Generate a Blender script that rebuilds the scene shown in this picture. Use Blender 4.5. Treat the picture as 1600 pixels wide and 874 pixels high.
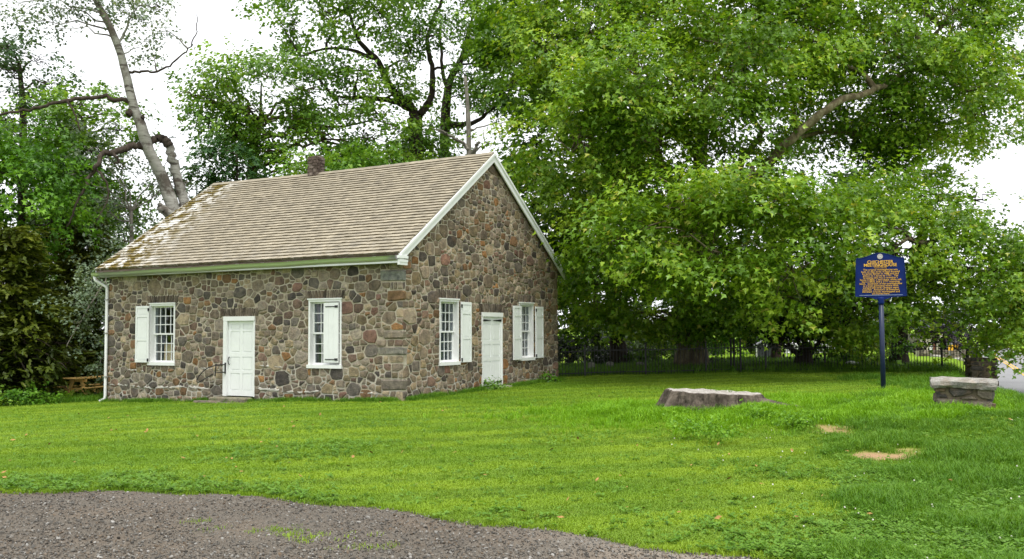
import bpy, math, random
import numpy as np
from mathutils import Vector, Matrix, noise as mnoise

random.seed(7)
RNG = np.random.default_rng(7)
for o in list(bpy.data.objects):
    bpy.data.objects.remove(o)
SC = bpy.context.scene
COL = SC.collection
R = math.radians

# ---------------------------------------------------------------- camera
F_PX, PITCH, ROLL, CAM_Z = 1478.0, 0.0548, 0.0055, 1.7
cam = bpy.data.objects.new('camera', bpy.data.cameras.new('camera'))
COL.objects.link(cam)
cam.data.sensor_width = 36.0
cam.data.sensor_fit = 'HORIZONTAL'
cam.data.lens = 36.0 * F_PX / 1600.0
cam.data.clip_start = 0.1
cam.data.clip_end = 3000
cam.matrix_world = Matrix.Translation((0, 0, CAM_Z)) @ (Matrix.Rotation(math.pi / 2 + PITCH, 4, 'X') @ Matrix.Rotation(-ROLL, 4, 'Z'))
SC.camera = cam

# ---------------------------------------------------------------- sky and sun (overcast)
SUN_EL, SUN_AZ = R(70), R(168)          # azimuth clockwise from +Y: behind the viewer
SC.world = bpy.data.worlds.new('World')
SC.world.use_nodes = True
wn = SC.world.node_tree
wn.nodes.clear()
w_out = wn.nodes.new('ShaderNodeOutputWorld')
w_bg = wn.nodes.new('ShaderNodeBackground')
w_sky = wn.nodes.new('ShaderNodeTexSky')
w_sky.sky_type = 'NISHITA'
w_sky.sun_disc = False
w_sky.sun_elevation = SUN_EL
w_sky.sun_rotation = SUN_AZ
w_sky.dust_density = 4.0
w_hs = wn.nodes.new('ShaderNodeHueSaturation')
w_hs.inputs['Saturation'].default_value = 0.12
w_mix = wn.nodes.new('ShaderNodeMixRGB')
w_mix.inputs[0].default_value = 0.86
w_mix.inputs[2].default_value = (15.2, 15.5, 16.0, 1)     # the even white cloud deck
wn.links.new(w_sky.outputs[0], w_hs.inputs['Color'])
wn.links.new(w_hs.outputs[0], w_mix.inputs[1])
wn.links.new(w_mix.outputs[0], w_bg.inputs['Color'])
w_bg.inputs['Strength'].default_value = 0.08
wn.links.new(w_bg.outputs[0], w_out.inputs['Surface'])

sun = bpy.data.objects.new('sun', bpy.data.lights.new('sun', 'SUN'))
COL.objects.link(sun)
sun.data.energy = 2.5
sun.data.angle = R(22)
sun.data.color = (1.0, 0.965, 0.9)
sd = Vector((math.sin(SUN_AZ) * math.cos(SUN_EL), math.cos(SUN_AZ) * math.cos(SUN_EL), math.sin(SUN_EL)))
sun.rotation_euler = sd.to_track_quat('Z', 'Y').to_euler()
sun.location = (0, 0, 40)

SC.view_settings.view_transform = 'Standard'
SC.view_settings.look = 'None'
SC.view_settings.exposure = 0.47
SC.view_settings.gamma = 1.0
SC.render.engine = 'CYCLES'
SC.cycles.max_bounces = 7
SC.cycles.diffuse_bounces = 3
SC.cycles.glossy_bounces = 3
SC.cycles.transmission_bounces = 4
SC.cycles.transparent_max_bounces = 8
SC.cycles.caustics_reflective = False
SC.cycles.caustics_refractive = False

# ---------------------------------------------------------------- layout helpers
_cp, _sp = math.cos(PITCH), math.sin(PITCH)
def ray(px, py):
    X, Y = px - 800.0, -(py - 437.0)
    c, s = math.cos(ROLL), math.sin(ROLL)
    x, v = X * c + Y * s, -X * s + Y * c
    d = np.array([x, F_PX * _cp - v * _sp, F_PX * _sp + v * _cp])
    return d / d[1]
def P(px, py, D):
    r = ray(px, py)
    return np.array([r[0] * D, D, CAM_Z + r[2] * D])
def G0(px, py, z=0.0):
    r = ray(px, py)
    t = (z - CAM_Z) / r[2]
    return np.array([r[0] * t, t, z])
def sstep(a, b, x):
    t = np.clip((np.asarray(x, float) - a) / (b - a), 0, 1)
    return t * t * (3 - 2 * t)

YAW = 0.5075
HX, HY = -2.68, 23.2                    # near corner of the house
FD = np.array([-math.cos(YAW), math.sin(YAW)])
GD = np.array([math.sin(YAW), math.cos(YAW)])
L, W = 10.8, 8.52

ROAD_Z = -0.5
def road_center(y):
    y = np.asarray(y, float)
    return 24.7 + 0.463 * (y - 45.8) + 0.008 * np.clip(32 - y, 0, 40) ** 2
def road_off(x, y):                     # signed distance across the road, 0 at its middle
    return (x - road_center(y)) * 0.907
STUMP = P(1117, 640, 18.6)
def gh(x, y):
    x = np.asarray(x, float); y = np.asarray(y, float)
    u = (x - HX) * FD[0] + (y - HY) * FD[1]
    w = (x - HX) * GD[0] + (y - HY) * GD[1]
    h = -0.033 * np.clip(u + 0.4, 0, 22)
    h = h + 0.0145 * np.clip(w, 0, 12) * (1 - sstep(46, 62, y))
    h = h + 0.24 * sstep(3.5, 8, x) * sstep(8, 16, y) * (1 - 0.85 * sstep(19.5, 28, y))
    rs = np.hypot(x - STUMP[0], (y - STUMP[1]) * 0.9)
    h = h + 0.19 * np.exp(-(rs / 2.1) ** 2)
    h = h + 0.012 * np.sin(x * 1.3 + y * .7) * np.sin(y * 1.1 - x * .4) * sstep(9, 13, y)
    h = h + 0.7 * sstep(70, 140, y) + 3 * sstep(140, 500, y)
    d = road_off(x, y)
    k = sstep(-3.2, -2.15, d)
    h = h * (1 - k) + (ROAD_Z - 0.06) * k
    return h
def gz(x, y):
    return float(gh(x, y))

# ---------------------------------------------------------------- tagging and linking
def tag(o, label=None, cat=None, group=None, kind=None):
    if label: o['label'] = label
    if cat: o['category'] = cat
    if group: o['group'] = group
    if kind: o['kind'] = kind
    return o
def empty(name, loc=(0, 0, 0), rz=0.0):
    o = bpy.data.objects.new(name, None)
    COL.objects.link(o)
    o.location = loc
    o.rotation_euler = (0, 0, rz)
    o.empty_display_size = 0.2
    return o
def link(name, me, parent=None, loc=None, rz=None):
    o = bpy.data.objects.new(name, me)
    COL.objects.link(o)
    if parent is not None: o.parent = parent
    if loc is not None: o.location = loc
    if rz is not None: o.rotation_euler = (0, 0, rz)
    return o
def copy_tree(o, parent=None):
    c = o.copy()
    COL.objects.link(c)
    if parent is not None: c.parent = parent
    for ch in list(o.children):
        copy_tree(ch, c)
    return c

class MB:
    def __init__(s):
        s.v = []; s.f = []; s.c = []
    def add(s, verts, faces, col=None):
        b = len(s.v)
        s.v.extend([tuple(map(float, p)) for p in verts])
        for f in faces:
            s.f.append(tuple(i + b for i in f)); s.c.append(col)
        return s
    def box(s, x0, x1, y0, y1, z0, z1, col=None, bev=0.0, jit=0.0):
        if bev > 0:
            b = bev
            vs = []
            for z, ins in ((z0, b), (z0 + b, 0), (z1 - b, 0), (z1, b)):
                vs += [(x0 + ins, y0 + ins, z), (x1 - ins, y0 + ins, z), (x1 - ins, y1 - ins, z), (x0 + ins, y1 - ins, z)]
            fs = [(3, 2, 1, 0), (12, 13, 14, 15)]
            for r in range(3):
                for i in range(4):
                    j = (i + 1) % 4
                    fs.append((r * 4 + i, r * 4 + j, r * 4 + 4 + j, r * 4 + 4 + i))
        else:
            vs = [(x0, y0, z0), (x1, y0, z0), (x1, y1, z0), (x0, y1, z0), (x0, y0, z1), (x1, y0, z1), (x1, y1, z1), (x0, y1, z1)]
            fs = [(3, 2, 1, 0), (4, 5, 6, 7), (0, 1, 5, 4), (1, 2, 6, 5), (2, 3, 7, 6), (3, 0, 4, 7)]
        if jit:
            vs = [(x + random.uniform(-jit, jit), y + random.uniform(-jit, jit), z + random.uniform(-jit, jit)) for x, y, z in vs]
        return s.add(vs, fs, col)
    def bar(s, a, b, wx, wz, up=(0, 0, 1), col=None):
        a, b = Vector(a), Vector(b)
        d = (b - a).normalized(); u = Vector(up)
        if abs(d.dot(u)) > 0.98: u = Vector((0, 1, 0))
        r = d.cross(u).normalized(); u = r.cross(d).normalized()
        vs = []
        for p in (a, b):
            for sx, sz in ((-1, -1), (1, -1), (1, 1), (-1, 1)):
                vs.append(p + r * sx * wx / 2 + u * sz * wz / 2)
        return s.add(vs, [(0, 1, 2, 3), (7, 6, 5, 4), (0, 4, 5, 1), (1, 5, 6, 2), (2, 6, 7, 3), (3, 7, 4, 0)], col)
    def tube(s, pts, radii, n=8, caps=True, rough=0.0, col=None, seed=0):
        pts = [Vector(p) for p in pts]
        vs, fs = [], []
        ref = Vector((0.3, 1, 0.1)).normalized()
        m = len(pts)
        for i, p in enumerate(pts):
            t = (pts[min(i + 1, m - 1)] - pts[max(i - 1, 0)]).normalized()
            a = t.cross(ref)
            if a.length < 1e-3: a = t.cross(Vector((1, 0, 0)))
            a.normalize(); b = t.cross(a)
            for k in range(n):
                ang = 2 * math.pi * k / n
                rr = radii[i]
                if rough:
                    rr *= 1 + rough * mnoise.noise(Vector((math.cos(ang) * 1.3 + seed, math.sin(ang) * 1.3, i * .45)))
                vs.append(p + (a * math.cos(ang) + b * math.sin(ang)) * rr)
        for i in range(m - 1):
            for k in range(n):
                j = (k + 1) % n
                fs.append((i * n + k, i * n + j, (i + 1) * n + j, (i + 1) * n + k))
        if caps:
            fs.append(tuple(range(n - 1, -1, -1))); fs.append(tuple((m - 1) * n + k for k in range(n)))
        return s.add(vs, fs, col)
    def mesh(s, name, mat, smooth=False):
        me = bpy.data.meshes.new(name)
        me.from_pydata(s.v, [], s.f)
        if mat is not None:
            for mm in (mat if isinstance(mat, (list, tuple)) else [mat]): me.materials.append(mm)
        if any(c is not None for c in s.c):
            at = me.color_attributes.new('tint', 'FLOAT_COLOR', 'CORNER')
            buf = []
            for f, c in zip(s.f, s.c):
                c = c or (1, 1, 1)
                for _ in f: buf.extend((c[0], c[1], c[2], 1.0))
            at.data.foreach_set('color', buf)
        if smooth:
            me.polygons.foreach_set('use_smooth', [True] * len(me.polygons))
        me.update()
        return me
    def build(s, name, mat, parent=None, smooth=False):
        return link(name, s.mesh(name, mat, smooth), parent)

def smooth_path(ctrl, n=4):
    """Catmull-Rom through control points"""
    c = [np.array(p, float) for p in ctrl]
    c = [2 * c[0] - c[1]] + c + [2 * c[-1] - c[-2]]
    out = []
    for i in range(1, len(c) - 2):
        for k in range(n):
            t = k / n
            out.append(.5 * ((2 * c[i]) + (-c[i - 1] + c[i + 1]) * t + (2 * c[i - 1] - 5 * c[i] + 4 * c[i + 1] - c[i + 2]) * t * t + (-c[i - 1] + 3 * c[i] - 3 * c[i + 1] + c[i + 2]) * t ** 3))
    out.append(c[-2])
    return out

# ---------------------------------------------------------------- materials
class Mat:
    def __init__(s, name, rough=0.85, spec=0.3):
        s.m = bpy.data.materials.new(name); s.m.use_nodes = True
        s.t = s.m.node_tree; s.n = s.t.nodes; s.l = s.t.links
        s.b = s.n['Principled BSDF']
        s.b.inputs['Roughness'].default_value = rough
        s.b.inputs['Specular IOR Level'].default_value = spec
        s._pos = None
    def N(s, typ, **kw):
        n = s.n.new(typ)
        for k, v in kw.items(): setattr(n, k, v)
        return n
    def pos(s, local=False):
        if local:
            return s.N('ShaderNodeTexCoord').outputs['Object']
        if s._pos is None: s._pos = s.N('ShaderNodeNewGeometry').outputs['Position']
        return s._pos
    def noise(s, scale, detail=4, rough=.6, vec=None, dist=0.0, stretch=None):
        n = s.N('ShaderNodeTexNoise')
        n.inputs['Scale'].default_value = scale; n.inputs['Detail'].default_value = detail
        n.inputs['Roughness'].default_value = rough; n.inputs['Distortion'].default_value = dist
        v = vec if vec is not None else s.pos()
        if stretch:
            mp = s.N('ShaderNodeMapping'); mp.inputs['Scale'].default_value = stretch
            s.l.new(v, mp.inputs['Vector']); v = mp.outputs[0]
        s.l.new(v, n.inputs['Vector'])
        return n.outputs[0]
    def ramp(s, fac, stops):
        r = s.N('ShaderNodeValToRGB')
        e = r.color_ramp.elements
        while len(e) > 1: e.remove(e[-1])
        for i, (p, c) in enumerate(stops):
            c = (c, c, c) if isinstance(c, (int, float)) else c
            if i == 0: e[0].position = p; e[0].color = (*c, 1)
            else:
                x = e.new(p); x.color = (*c, 1)
        s.l.new(fac, r.inputs[0])
        return r.outputs[0]
    def mix(s, fac, a, b, mode='MIX'):
        m = s.N('ShaderNodeMixRGB', blend_type=mode)
        for i, x in enumerate((fac, a, b)):
            if isinstance(x, (int, float)): m.inputs[i].default_value = x if i == 0 else (x, x, x, 1)
            elif isinstance(x, tuple): m.inputs[i].default_value = (*x, 1)
            else: s.l.new(x, m.inputs[i])
        return m.outputs[0]
    def attr(s, name, out='Color'):
        a = s.N('ShaderNodeAttribute', attribute_name=name)
        return a.outputs[out]
    def math(s, op, a, b=0.0):
        m = s.N('ShaderNodeMath', operation=op)
        for i, x in enumerate((a, b)):
            if isinstance(x, (int, float)): m.inputs[i].default_value = x
            else: s.l.new(x, m.inputs[i])
        return m.outputs[0]
    def color(s, c):
        if isinstance(c, tuple): s.b.inputs['Base Color'].default_value = (*c, 1)
        else: s.l.new(c, s.b.inputs['Base Color'])
        return s
    def bump(s, h, strength=.4, dist=.02):
        b = s.N('ShaderNodeBump')
        b.inputs['Strength'].default_value = strength; b.inputs['Distance'].default_value = dist
        s.l.new(h, b.inputs['Height']); s.l.new(b.outputs[0], s.b.inputs['Normal'])
        return s

def simple(name, c, rough=.7, spec=.3, var=.15, scale=6, bump=0.0):
    m = Mat(name, rough, spec)
    n = m.noise(scale, 5)
    m.color(m.mix(m.ramp(n, [(.3, 0), (.7, 1)]), tuple(x * (1 - var) for x in c), tuple(min(1, x * (1 + var)) for x in c)))
    if bump: m.bump(m.noise(scale * 8, 5), bump, .01)
    return m.m

def mat_stone():
    m = Mat('field_stone', .9, .25)
    t = m.attr('tint')
    n1 = m.noise(7, 6, .65); n2 = m.noise(38, 5, .7); n3 = m.noise(2.6, 3)
    c = m.mix(1.0, t, m.ramp(n1, [(.28, (.45, .45, .46)), (.5, (1, .98, .95)), (.72, (1.5, 1.45, 1.32))]), 'MULTIPLY')
    c = m.mix(.75, c, m.ramp(n2, [(.3, .62), (.52, 1.0), (.72, 1.35)]), 'MULTIPLY')
    c = m.mix(m.ramp(n3, [(.52, 0), (.75, .35)]), c, (.21, .12, .06))
    # pale mortar smears and lichen
    c = m.mix(m.ramp(m.noise(5.3, 6, .75), [(.62, 0), (.74, .5)]), c, (.30, .28, .24))
    m.color(c); m.bump(m.mix(.5, n1, n2), 1.0, .05)
    return m.m
def mat_mortar():
    m = Mat('lime_mortar', .95, .1)
    n = m.noise(3.2, 6); n2 = m.noise(45, 4)
    c = m.ramp(n, [(.3, (.30, .255, .19)), (.5, (.42, .37, .285)), (.72, (.53, .49, .41))])
    sep = m.N('ShaderNodeSeparateXYZ'); m.l.new(m.pos(), sep.inputs[0])
    low = m.ramp(m.math('ADD', sep.outputs[2], m.math('MULTIPLY', m.math('SUBTRACT', m.noise(1.2, 3), .5), 1.2)), [(.35, 1), (1.0, 0)])
    c = m.mix(m.math('MULTIPLY', low, m.ramp(m.noise(2.2, 4), [(.42, 0), (.6, .8)])), c, (.52, .50, .46))
    c = m.mix(.6, c, m.ramp(n2, [(.3, .7), (.7, 1.25)]), 'MULTIPLY')
    m.color(c); m.bump(n2, .6, .015)
    return m.m
def mat_shingle():
    m = Mat('weathered_cedar', .92, .15)
    t = m.attr('tint')
    lp = m.pos(True)
    n = m.noise(3, 5, .6); fine = m.noise(50, 4, .6, stretch=(1, 1, .25))
    c = m.mix(1.0, t, m.ramp(n, [(.3, (.75, .74, .72)), (.7, (1.25, 1.22, 1.15))]), 'MULTIPLY')
    c = m.mix(.5, c, m.ramp(fine, [(.3, .6), (.7, 1.35)]), 'MULTIPLY')
    # moss and lichen where the wood lies under the overhanging tree
    att = m.attr('wear', 'Fac')
    moss = m.math('MULTIPLY', att, m.ramp(m.noise(2.4, 6, .7), [(.46, 0), (.54, 1)]))
    lich = m.math('MULTIPLY', att, m.ramp(m.noise(3.1, 6, .65, stretch=(1, 1, 1.4), vec=None, dist=.6), [(.46, 0), (.53, 1)]))
    c = m.mix(lich, c, (.62, .60, .57))
    c = m.mix(moss, c, m.ramp(m.noise(20, 3), [(.3, (.07, .055, .012)), (.7, (.19, .14, .035))]))
    c = m.mix(m.ramp(m.noise(9, 6, .8), [(.70, 0), (.74, .8)]), c, (.5, .48, .44))
    m.color(c); m.bump(fine, .5, .01)
    return m.m
def mat_paint(name='white_paint', c=(.78, .79, .78), dirt=.35):
    m = Mat(name, .45, .35)
    n = m.noise(2.2, 6, .7); n2 = m.noise(30, 4, stretch=(1, 1, .2))
    col = m.mix(m.math('MULTIPLY', m.ramp(n, [(.45, 0), (.8, 1)]), dirt), c, tuple(x * .72 for x in c))
    col = m.mix(.18, col, m.ramp(n2, [(.35, .8), (.6, 1.0)]), 'MULTIPLY')
    m.color(col); m.bump(n2, .12, .004)
    return m.m
def mat_bark(name, dark, light, scale=3.0, ridge=.6, stretch=(1, 1, .22)):
    m = Mat(name, .95, .15)
    n = m.noise(scale * 3, 6, .7, stretch=stretch); n2 = m.noise(scale, 4)
    c = m.ramp(n, [(.3, dark), (.7, light)])
    c = m.mix(.6, c, m.ramp(n2, [(.3, .65), (.7, 1.3)]), 'MULTIPLY')
    m.color(c); m.bump(n, ridge, .04)
    return m.m
def mat_birchy():
    m = Mat('pale_poplar_bark', .85, .2)
    lines = m.noise(2.6, 5, .75, stretch=(.4, .4, 2.6)); n2 = m.noise(1.0, 5, .7)
    c = m.ramp(lines, [(.36, (.06, .05, .042)), (.45, (.26, .25, .22)), (.75, (.42, .41, .37))])
    c = m.mix(m.ramp(n2, [(.46, 0), (.56, .85)]), c, (.075, .058, .046))
    m.color(c); m.bump(lines, .5, .03)
    return m.m
def mat_plane_bark():
    m = Mat('mottled_plane_bark', .85, .2)
    n = m.noise(5, 5, .6, stretch=(1, 1, .5)); n2 = m.noise(18, 4)
    c = m.ramp(n, [(.35, (.075, .055, .035)), (.5, (.15, .12, .07)), (.65, (.27, .24, .15))])
    c = m.mix(.5, c, m.ramp(n2, [(.3, .6), (.7, 1.3)]), 'MULTIPLY')
    m.color(c); m.bump(n2, .5, .03)
    return m.m
def mat_leaf(name, dark, mid, light, trans=.38, gloss=.35, yel=None):
    m = Mat(name, .42, gloss)
    a = m.attr('lv', 'Fac')
    c = m.ramp(a, [(0.0, dark), (.5, mid), (1.0, light)])
    if yel:
        rnd = m.attr('lr', 'Fac')
        c = m.mix(m.ramp(rnd, [(.965, 0), (.975, 1)]), c, yel)
    m.color(c)
    tr = m.N('ShaderNodeBsdfTranslucent')
    tc = m.mix(1.0, c, (1.25, 1.15, .55), 'MULTIPLY'); m.l.new(tc, tr.inputs['Color'])
    mx = m.N('ShaderNodeMixShader'); mx.inputs[0].default_value = trans
    m.l.new(m.b.outputs[0], mx.inputs[1]); m.l.new(tr.outputs[0], mx.inputs[2])
    m.l.new(mx.outputs[0], m.n['Material Output'].inputs['Surface'])
    return m.m
def mat_grass(name, stops, patch=True, trans=.35):
    m = Mat(name, .5, .25)
    oi = m.N('ShaderNodeObjectInfo').outputs['Random']
    n = m.noise(.55, 5, .65); n2 = m.noise(2.4, 3)
    f = m.math('ADD', m.math('MULTIPLY', oi, .4), m.math('ADD', m.math('MULTIPLY', n, .85), m.math('MULTIPLY', n2, .35)))
    c = m.ramp(m.math('SUBTRACT', f, .32), stops)
    if patch:
        c = m.mix(m.ramp(m.noise(.9, 5, .7), [(.60, 0), (.74, .7)]), c, (.27, .24, .05))
    if patch:
        wv = m.N('ShaderNodeTexWave', wave_type='BANDS', bands_direction='Y'); wv.inputs['Scale'].default_value = .26; wv.inputs['Distortion'].default_value = 1.1; wv.inputs['Detail'].default_value = 2; wv.inputs['Detail Scale'].default_value = .5
        mp = m.N('ShaderNodeMapping'); mp.inputs['Rotation'].default_value = (0, 0, -.28); m.l.new(m.pos(), mp.inputs['Vector']); m.l.new(mp.outputs[0], wv.inputs['Vector'])
        c = m.mix(m.math('MULTIPLY', m.ramp(wv.outputs[1], [(.35, 0), (.62, 1)]), .75), c, (.30, .44, .035))
        c = m.mix(m.ramp(m.noise(.28, 4, .6), [(.42, 0), (.62, .6)]), c, (.095, .225, .012))
    m.color(c)
    tr = m.N('ShaderNodeBsdfTranslucent'); m.l.new(m.mix(1.0, c, (1.2, 1.1, .5), 'MULTIPLY'), tr.inputs['Color'])
    mx = m.N('ShaderNodeMixShader'); mx.inputs[0].default_value = trans
    m.l.new(m.b.outputs[0], mx.inputs[1]); m.l.new(tr.outputs[0], mx.inputs[2])
    m.l.new(mx.outputs[0], m.n['Material Output'].inputs['Surface'])
    return m.m
def mat_ground():
    m = Mat('lawn_soil', .95, .1)
    n = m.noise(.55, 5, .65); n2 = m.noise(2.4, 3); n3 = m.noise(60, 4, .7); n4 = m.noise(14, 4)
    f = m.math('ADD', m.math('MULTIPLY', n3, .45), m.math('ADD', m.math('MULTIPLY', n, .85), m.math('MULTIPLY', n2, .3)))
    c = m.ramp(m.math('SUBTRACT', f, .32), [(.15, (.08, .15, .006)), (.5, (.15, .265, .010)), (.9, (.235, .35, .022))])
    c = m.mix(.5, c, m.ramp(n4, [(.3, .7), (.7, 1.25)]), 'MULTIPLY')
    # mowing stripes: bent grass in passes parallel to the gable
    st = m.attr('stripe', 'Fac')
    c = m.mix(m.math('MULTIPLY', st, .42), c, (.17, .17, .03))
    soil = m.ramp(n3, [(.3, (.26, .15, .085)), (.7, (.50, .32, .20))])
    c = m.mix(m.ramp(m.noise(.9, 5, .7), [(.54, 0), (.70, .6)]), c, (.24, .20, .05))
    c = m.mix(m.attr('dirt', 'Fac'), c, soil)
    c = m.mix(m.attr('canopy_shade', 'Fac'), c, m.ramp(n4, [(.3, (.018, .035, .006)), (.7, (.05, .08, .015))]))  # dark green band behind the fence, painting the shade under the trees
    m.color(c); m.bump(n3, .7, .03)
    return m.m
def mat_gravel():
    m = Mat('gravel_bed', .95, .15)
    n = m.noise(.8, 5, .6); fine = m.noise(90, 3, .7)
    vo = m.N('ShaderNodeTexVoronoi'); vo.inputs['Scale'].default_value = 55; m.l.new(m.pos(), vo.inputs['Vector'])
    c = m.ramp(fine, [(.3, (.058, .048, .038)), (.5, (.12, .104, .084)), (.72, (.22, .20, .17))])
    c = m.mix(.35, c, vo.outputs['Distance'], 'SOFT_LIGHT')
    c = m.mix(m.ramp(n, [(.50, 0), (.68, .4)]), c, (.19, .14, .095))
    c = m.mix(m.attr('pale', 'Fac'), c, (.42, .37, .31))
    m.color(c); m.bump(m.mix(.5, fine, vo.outputs['Distance']), .9, .02)
    return m.m
def mat_pebble():
    m = Mat('pebble', .85, .2)
    oi = m.N('ShaderNodeObjectInfo').outputs['Random']
    c = m.ramp(oi, [(0, (.055, .05, .043)), (.3, (.105, .099, .088)), (.55, (.155, .142, .12)), (.7, (.135, .10, .068)), (.88, (.20, .19, .17)), (1.0, (.30, .29, .27))])
    m.color(c); m.bump(m.noise(120, 3), .3, .005)
    return m.m
def mat_glass():
    m = Mat('old_window_glass', .03, .5)
    tp = m.N('ShaderNodeBsdfTransparent'); tp.inputs[0].default_value = (.82, .86, .88, 1)
    gl = m.N('ShaderNodeBsdfGlossy'); gl.inputs['Roughness'].default_value = .03
    lw = m.N('ShaderNodeLayerWeight'); lw.inputs['Blend'].default_value = .5
    m.l.new(m.N('ShaderNodeBump').outputs[0], gl.inputs['Normal'])
    mx = m.N('ShaderNodeMixShader')
    m.l.new(m.math('ADD', m.math('MULTIPLY', m.math('POWER', lw.outputs['Facing'], 4.0), .7), .045), mx.inputs[0]); m.l.new(tp.outputs[0], mx.inputs[1]); m.l.new(gl.outputs[0], mx.inputs[2])
    m.l.new(mx.outputs[0], m.n['Material Output'].inputs['Surface'])
    return m.m
def mat_asphalt():
    m = Mat('worn_asphalt', .9, .25)
    n = m.noise(120, 3); n2 = m.noise(.6, 4)
    c = m.mix(.5, m.ramp(n, [(.3, (.15, .15, .155)), (.7, (.30, .30, .31))]), m.ramp(n2, [(.3, (.19, .19, .2)), (.7, (.26, .26, .265))]))
    m.color(c); m.bump(n, .4, .01)
    return m.m
def mat_cutwood():
    m = Mat('weathered_cut_wood', .9, .2)
    n = m.noise(9, 6, .7, vec=m.pos(True), dist=1.2); n2 = m.noise(45, 5, .7, vec=m.pos(True))
    c = m.ramp(n, [(.3, (.15, .125, .105)), (.5, (.33, .305, .275)), (.7, (.52, .49, .455))])
    c = m.mix(.6, c, m.ramp(n2, [(.3, .6), (.7, 1.25)]), 'MULTIPLY')
    m.color(c); m.bump(n2, .6, .02)
    return m.m

M = dict(
    stone=mat_stone(), mortar=mat_mortar(), shingle=mat_shingle(), paint=mat_paint(), paint2=mat_paint('door_paint', (.79, .81, .80), .4),
    glass=mat_glass(), iron=simple('black_iron', (.014, .014, .016), .55, .4, .3, 20), plaster=simple('interior_plaster', (.45, .44, .42), .9),
    curtain=simple('grey_curtain', (.22, .225, .24), .9, .1), deck=simple('roof_boards', (.14, .11, .08), .9),
    board=simple('tan_board', (.80, .57, .36), .8), timber=simple('new_timber', (.74, .48, .16), .7, .3, .25, 9, .2),
    gutter=mat_paint('gutter_metal', (.66, .68, .66), .3),
    plane_bark=mat_plane_bark(), poplar_bark=mat_birchy(), dark_bark=mat_bark('dark_bark', (.018, .014, .011), (.07, .055, .042)),
    red_bark=mat_bark('reddish_bark', (.05, .032, .024), (.16, .105, .08)), grey_bark=mat_bark('grey_dead_wood', (.14, .125, .105), (.36, .33, .28)),
    stump_bark=mat_bark('stump_bark', (.018, .014, .011), (.19, .155, .125), 2.6, 1.0, (1, 1, .45)), cutwood=mat_cutwood(),
    chim=simple('rough_brown_masonry', (.10, .076, .064), .95, .15, .5, 11, .8), chim2=simple('chimney_render', (.155, .125, .108), .95, .1, .5, 8, .6),
    blue=simple('blue_enamel', (.004, .016, .105), .5, .12, .2, 5), navy=simple('navy_pole_paint', (.005, .014, .05), .45, .4, .3, 5), gold=simple('gold_letters', (.72, .40, .05), .5, .4, .15, 30), seal=simple('seal_silver', (.42, .40, .38), .5, .4, .5, 50),
    white_line=simple('pale_blue_line', (.25, .32, .5), .5), asphalt=mat_asphalt(), yellow=simple('yellow_road_paint', (.60, .36, .06), .8, .2, .2, 8),
    ground=mat_ground(), gravel=mat_gravel(), pebble=mat_pebble(), cream=simple('cream_boarding', (.72, .66, .55), .8), brown=simple('brown_door', (.16, .06, .04), .7),
    slate=simple('dark_shed_paint', (.03, .033, .042), .7), white=simple('clean_white', (.78, .78, .77), .6, .3, .06), signyellow=simple('sign_yellow', (.78, .40, .012), .5, .4, .05), signgrey=simple('sign_back', (.22, .22, .23), .5),
    ledge=None, clover=simple('clover_blossom', (.72, .70, .62), .8),
)
def mat_ledge():
    m = Mat('split_ledge_stone', .9, .25)
    n = m.noise(6, 6, .7, stretch=(1, 1, 2.5)); n2 = m.noise(40, 5)
    t = m.attr('tint')
    c = m.mix(1.0, t, m.ramp(n, [(.3, .45), (.5, .95), (.72, 1.5)]), 'MULTIPLY')
    c = m.mix(m.ramp(m.noise(4, 4), [(.5, 0), (.7, .5)]), c, (.24, .16, .09))
    c = m.mix(.5, c, m.ramp(n2, [(.3, .7), (.7, 1.25)]), 'MULTIPLY')
    m.color(c); m.bump(m.mix(.5, n, n2), .9, .04)
    return m.m
M['ledge'] = mat_ledge()
M['dull_mortar'] = simple('dull_mortar', (.20, .165, .115), .95, .1, .35, 9, .6)
gb_ = M['gutter'].node_tree.nodes['Principled BSDF']; gb_.inputs['Metallic'].default_value = .75; gb_.inputs['Roughness'].default_value = .32
M['brown_limb'] = mat_bark('brown_limb_bark', (.022, .017, .013), (.09, .07, .055))

# ---------------------------------------------------------------- ground, drive, road
def grid_axis(lo, dlo, dhi, hi, step, n_out):
    a = np.geomspace(1, abs(lo - dlo) + 1, n_out) - 1
    b = np.geomspace(1, abs(hi - dhi) + 1, n_out) - 1
    return np.concatenate([dlo - a[::-1], np.arange(dlo + step, dhi, step), dhi + b])
BARE = [(P(1316, 671, 1), .42, .20), (P(1386, 713, 1), .40, .17), (P(1352, 687, 1), .30, .12), (P(1235, 640, 1), .5, .12)]
bare_pts = []
for (px, py, rx, ry, s) in ((1312, 672, .34, .17, .75), (1386, 713, .36, .15, 1.0), (1352, 688, .34, .16, .45), (1240, 640, .60, .22, .6), (1270, 650, .4, .15, .5), (1075, 651, .55, .12, .55), (1150, 650, .6, .12, .35), (1290, 752, .4, .12, .3), (1000, 772, .5, .1, .25)):
    q = G0(px, py, 0.12)
    for _ in range(4): q = G0(px, py, gz(q[0], q[1]))
    bare_pts.append((q[0], q[1], rx * 1.8, ry * 4.4, s))
def dirt_mask(x, y):
    d = np.zeros_like(x)
    for (bx, by, rx, ry, s) in bare_pts:
        wob = .25 * np.sin(x * 9 + by) + .25 * np.sin(y * 7 + x * 5)
        r = np.sqrt(((x - bx) / rx) ** 2 + ((y - by) / ry) ** 2) + wob * .8
        d = np.maximum(d, s * (1 - sstep(.25, 1.25, r)))
    return d
_edge_px = [(-700, 764), (-300, 766), (0, 768), (200, 768), (350, 772), (480, 782), (600, 796), (720, 811), (850, 829), (1000, 850), (1180, 873), (1300, 893), (1420, 925)]
_edge = np.array([G0(a, b, 0.0)[:2] for a, b in _edge_px])
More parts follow.
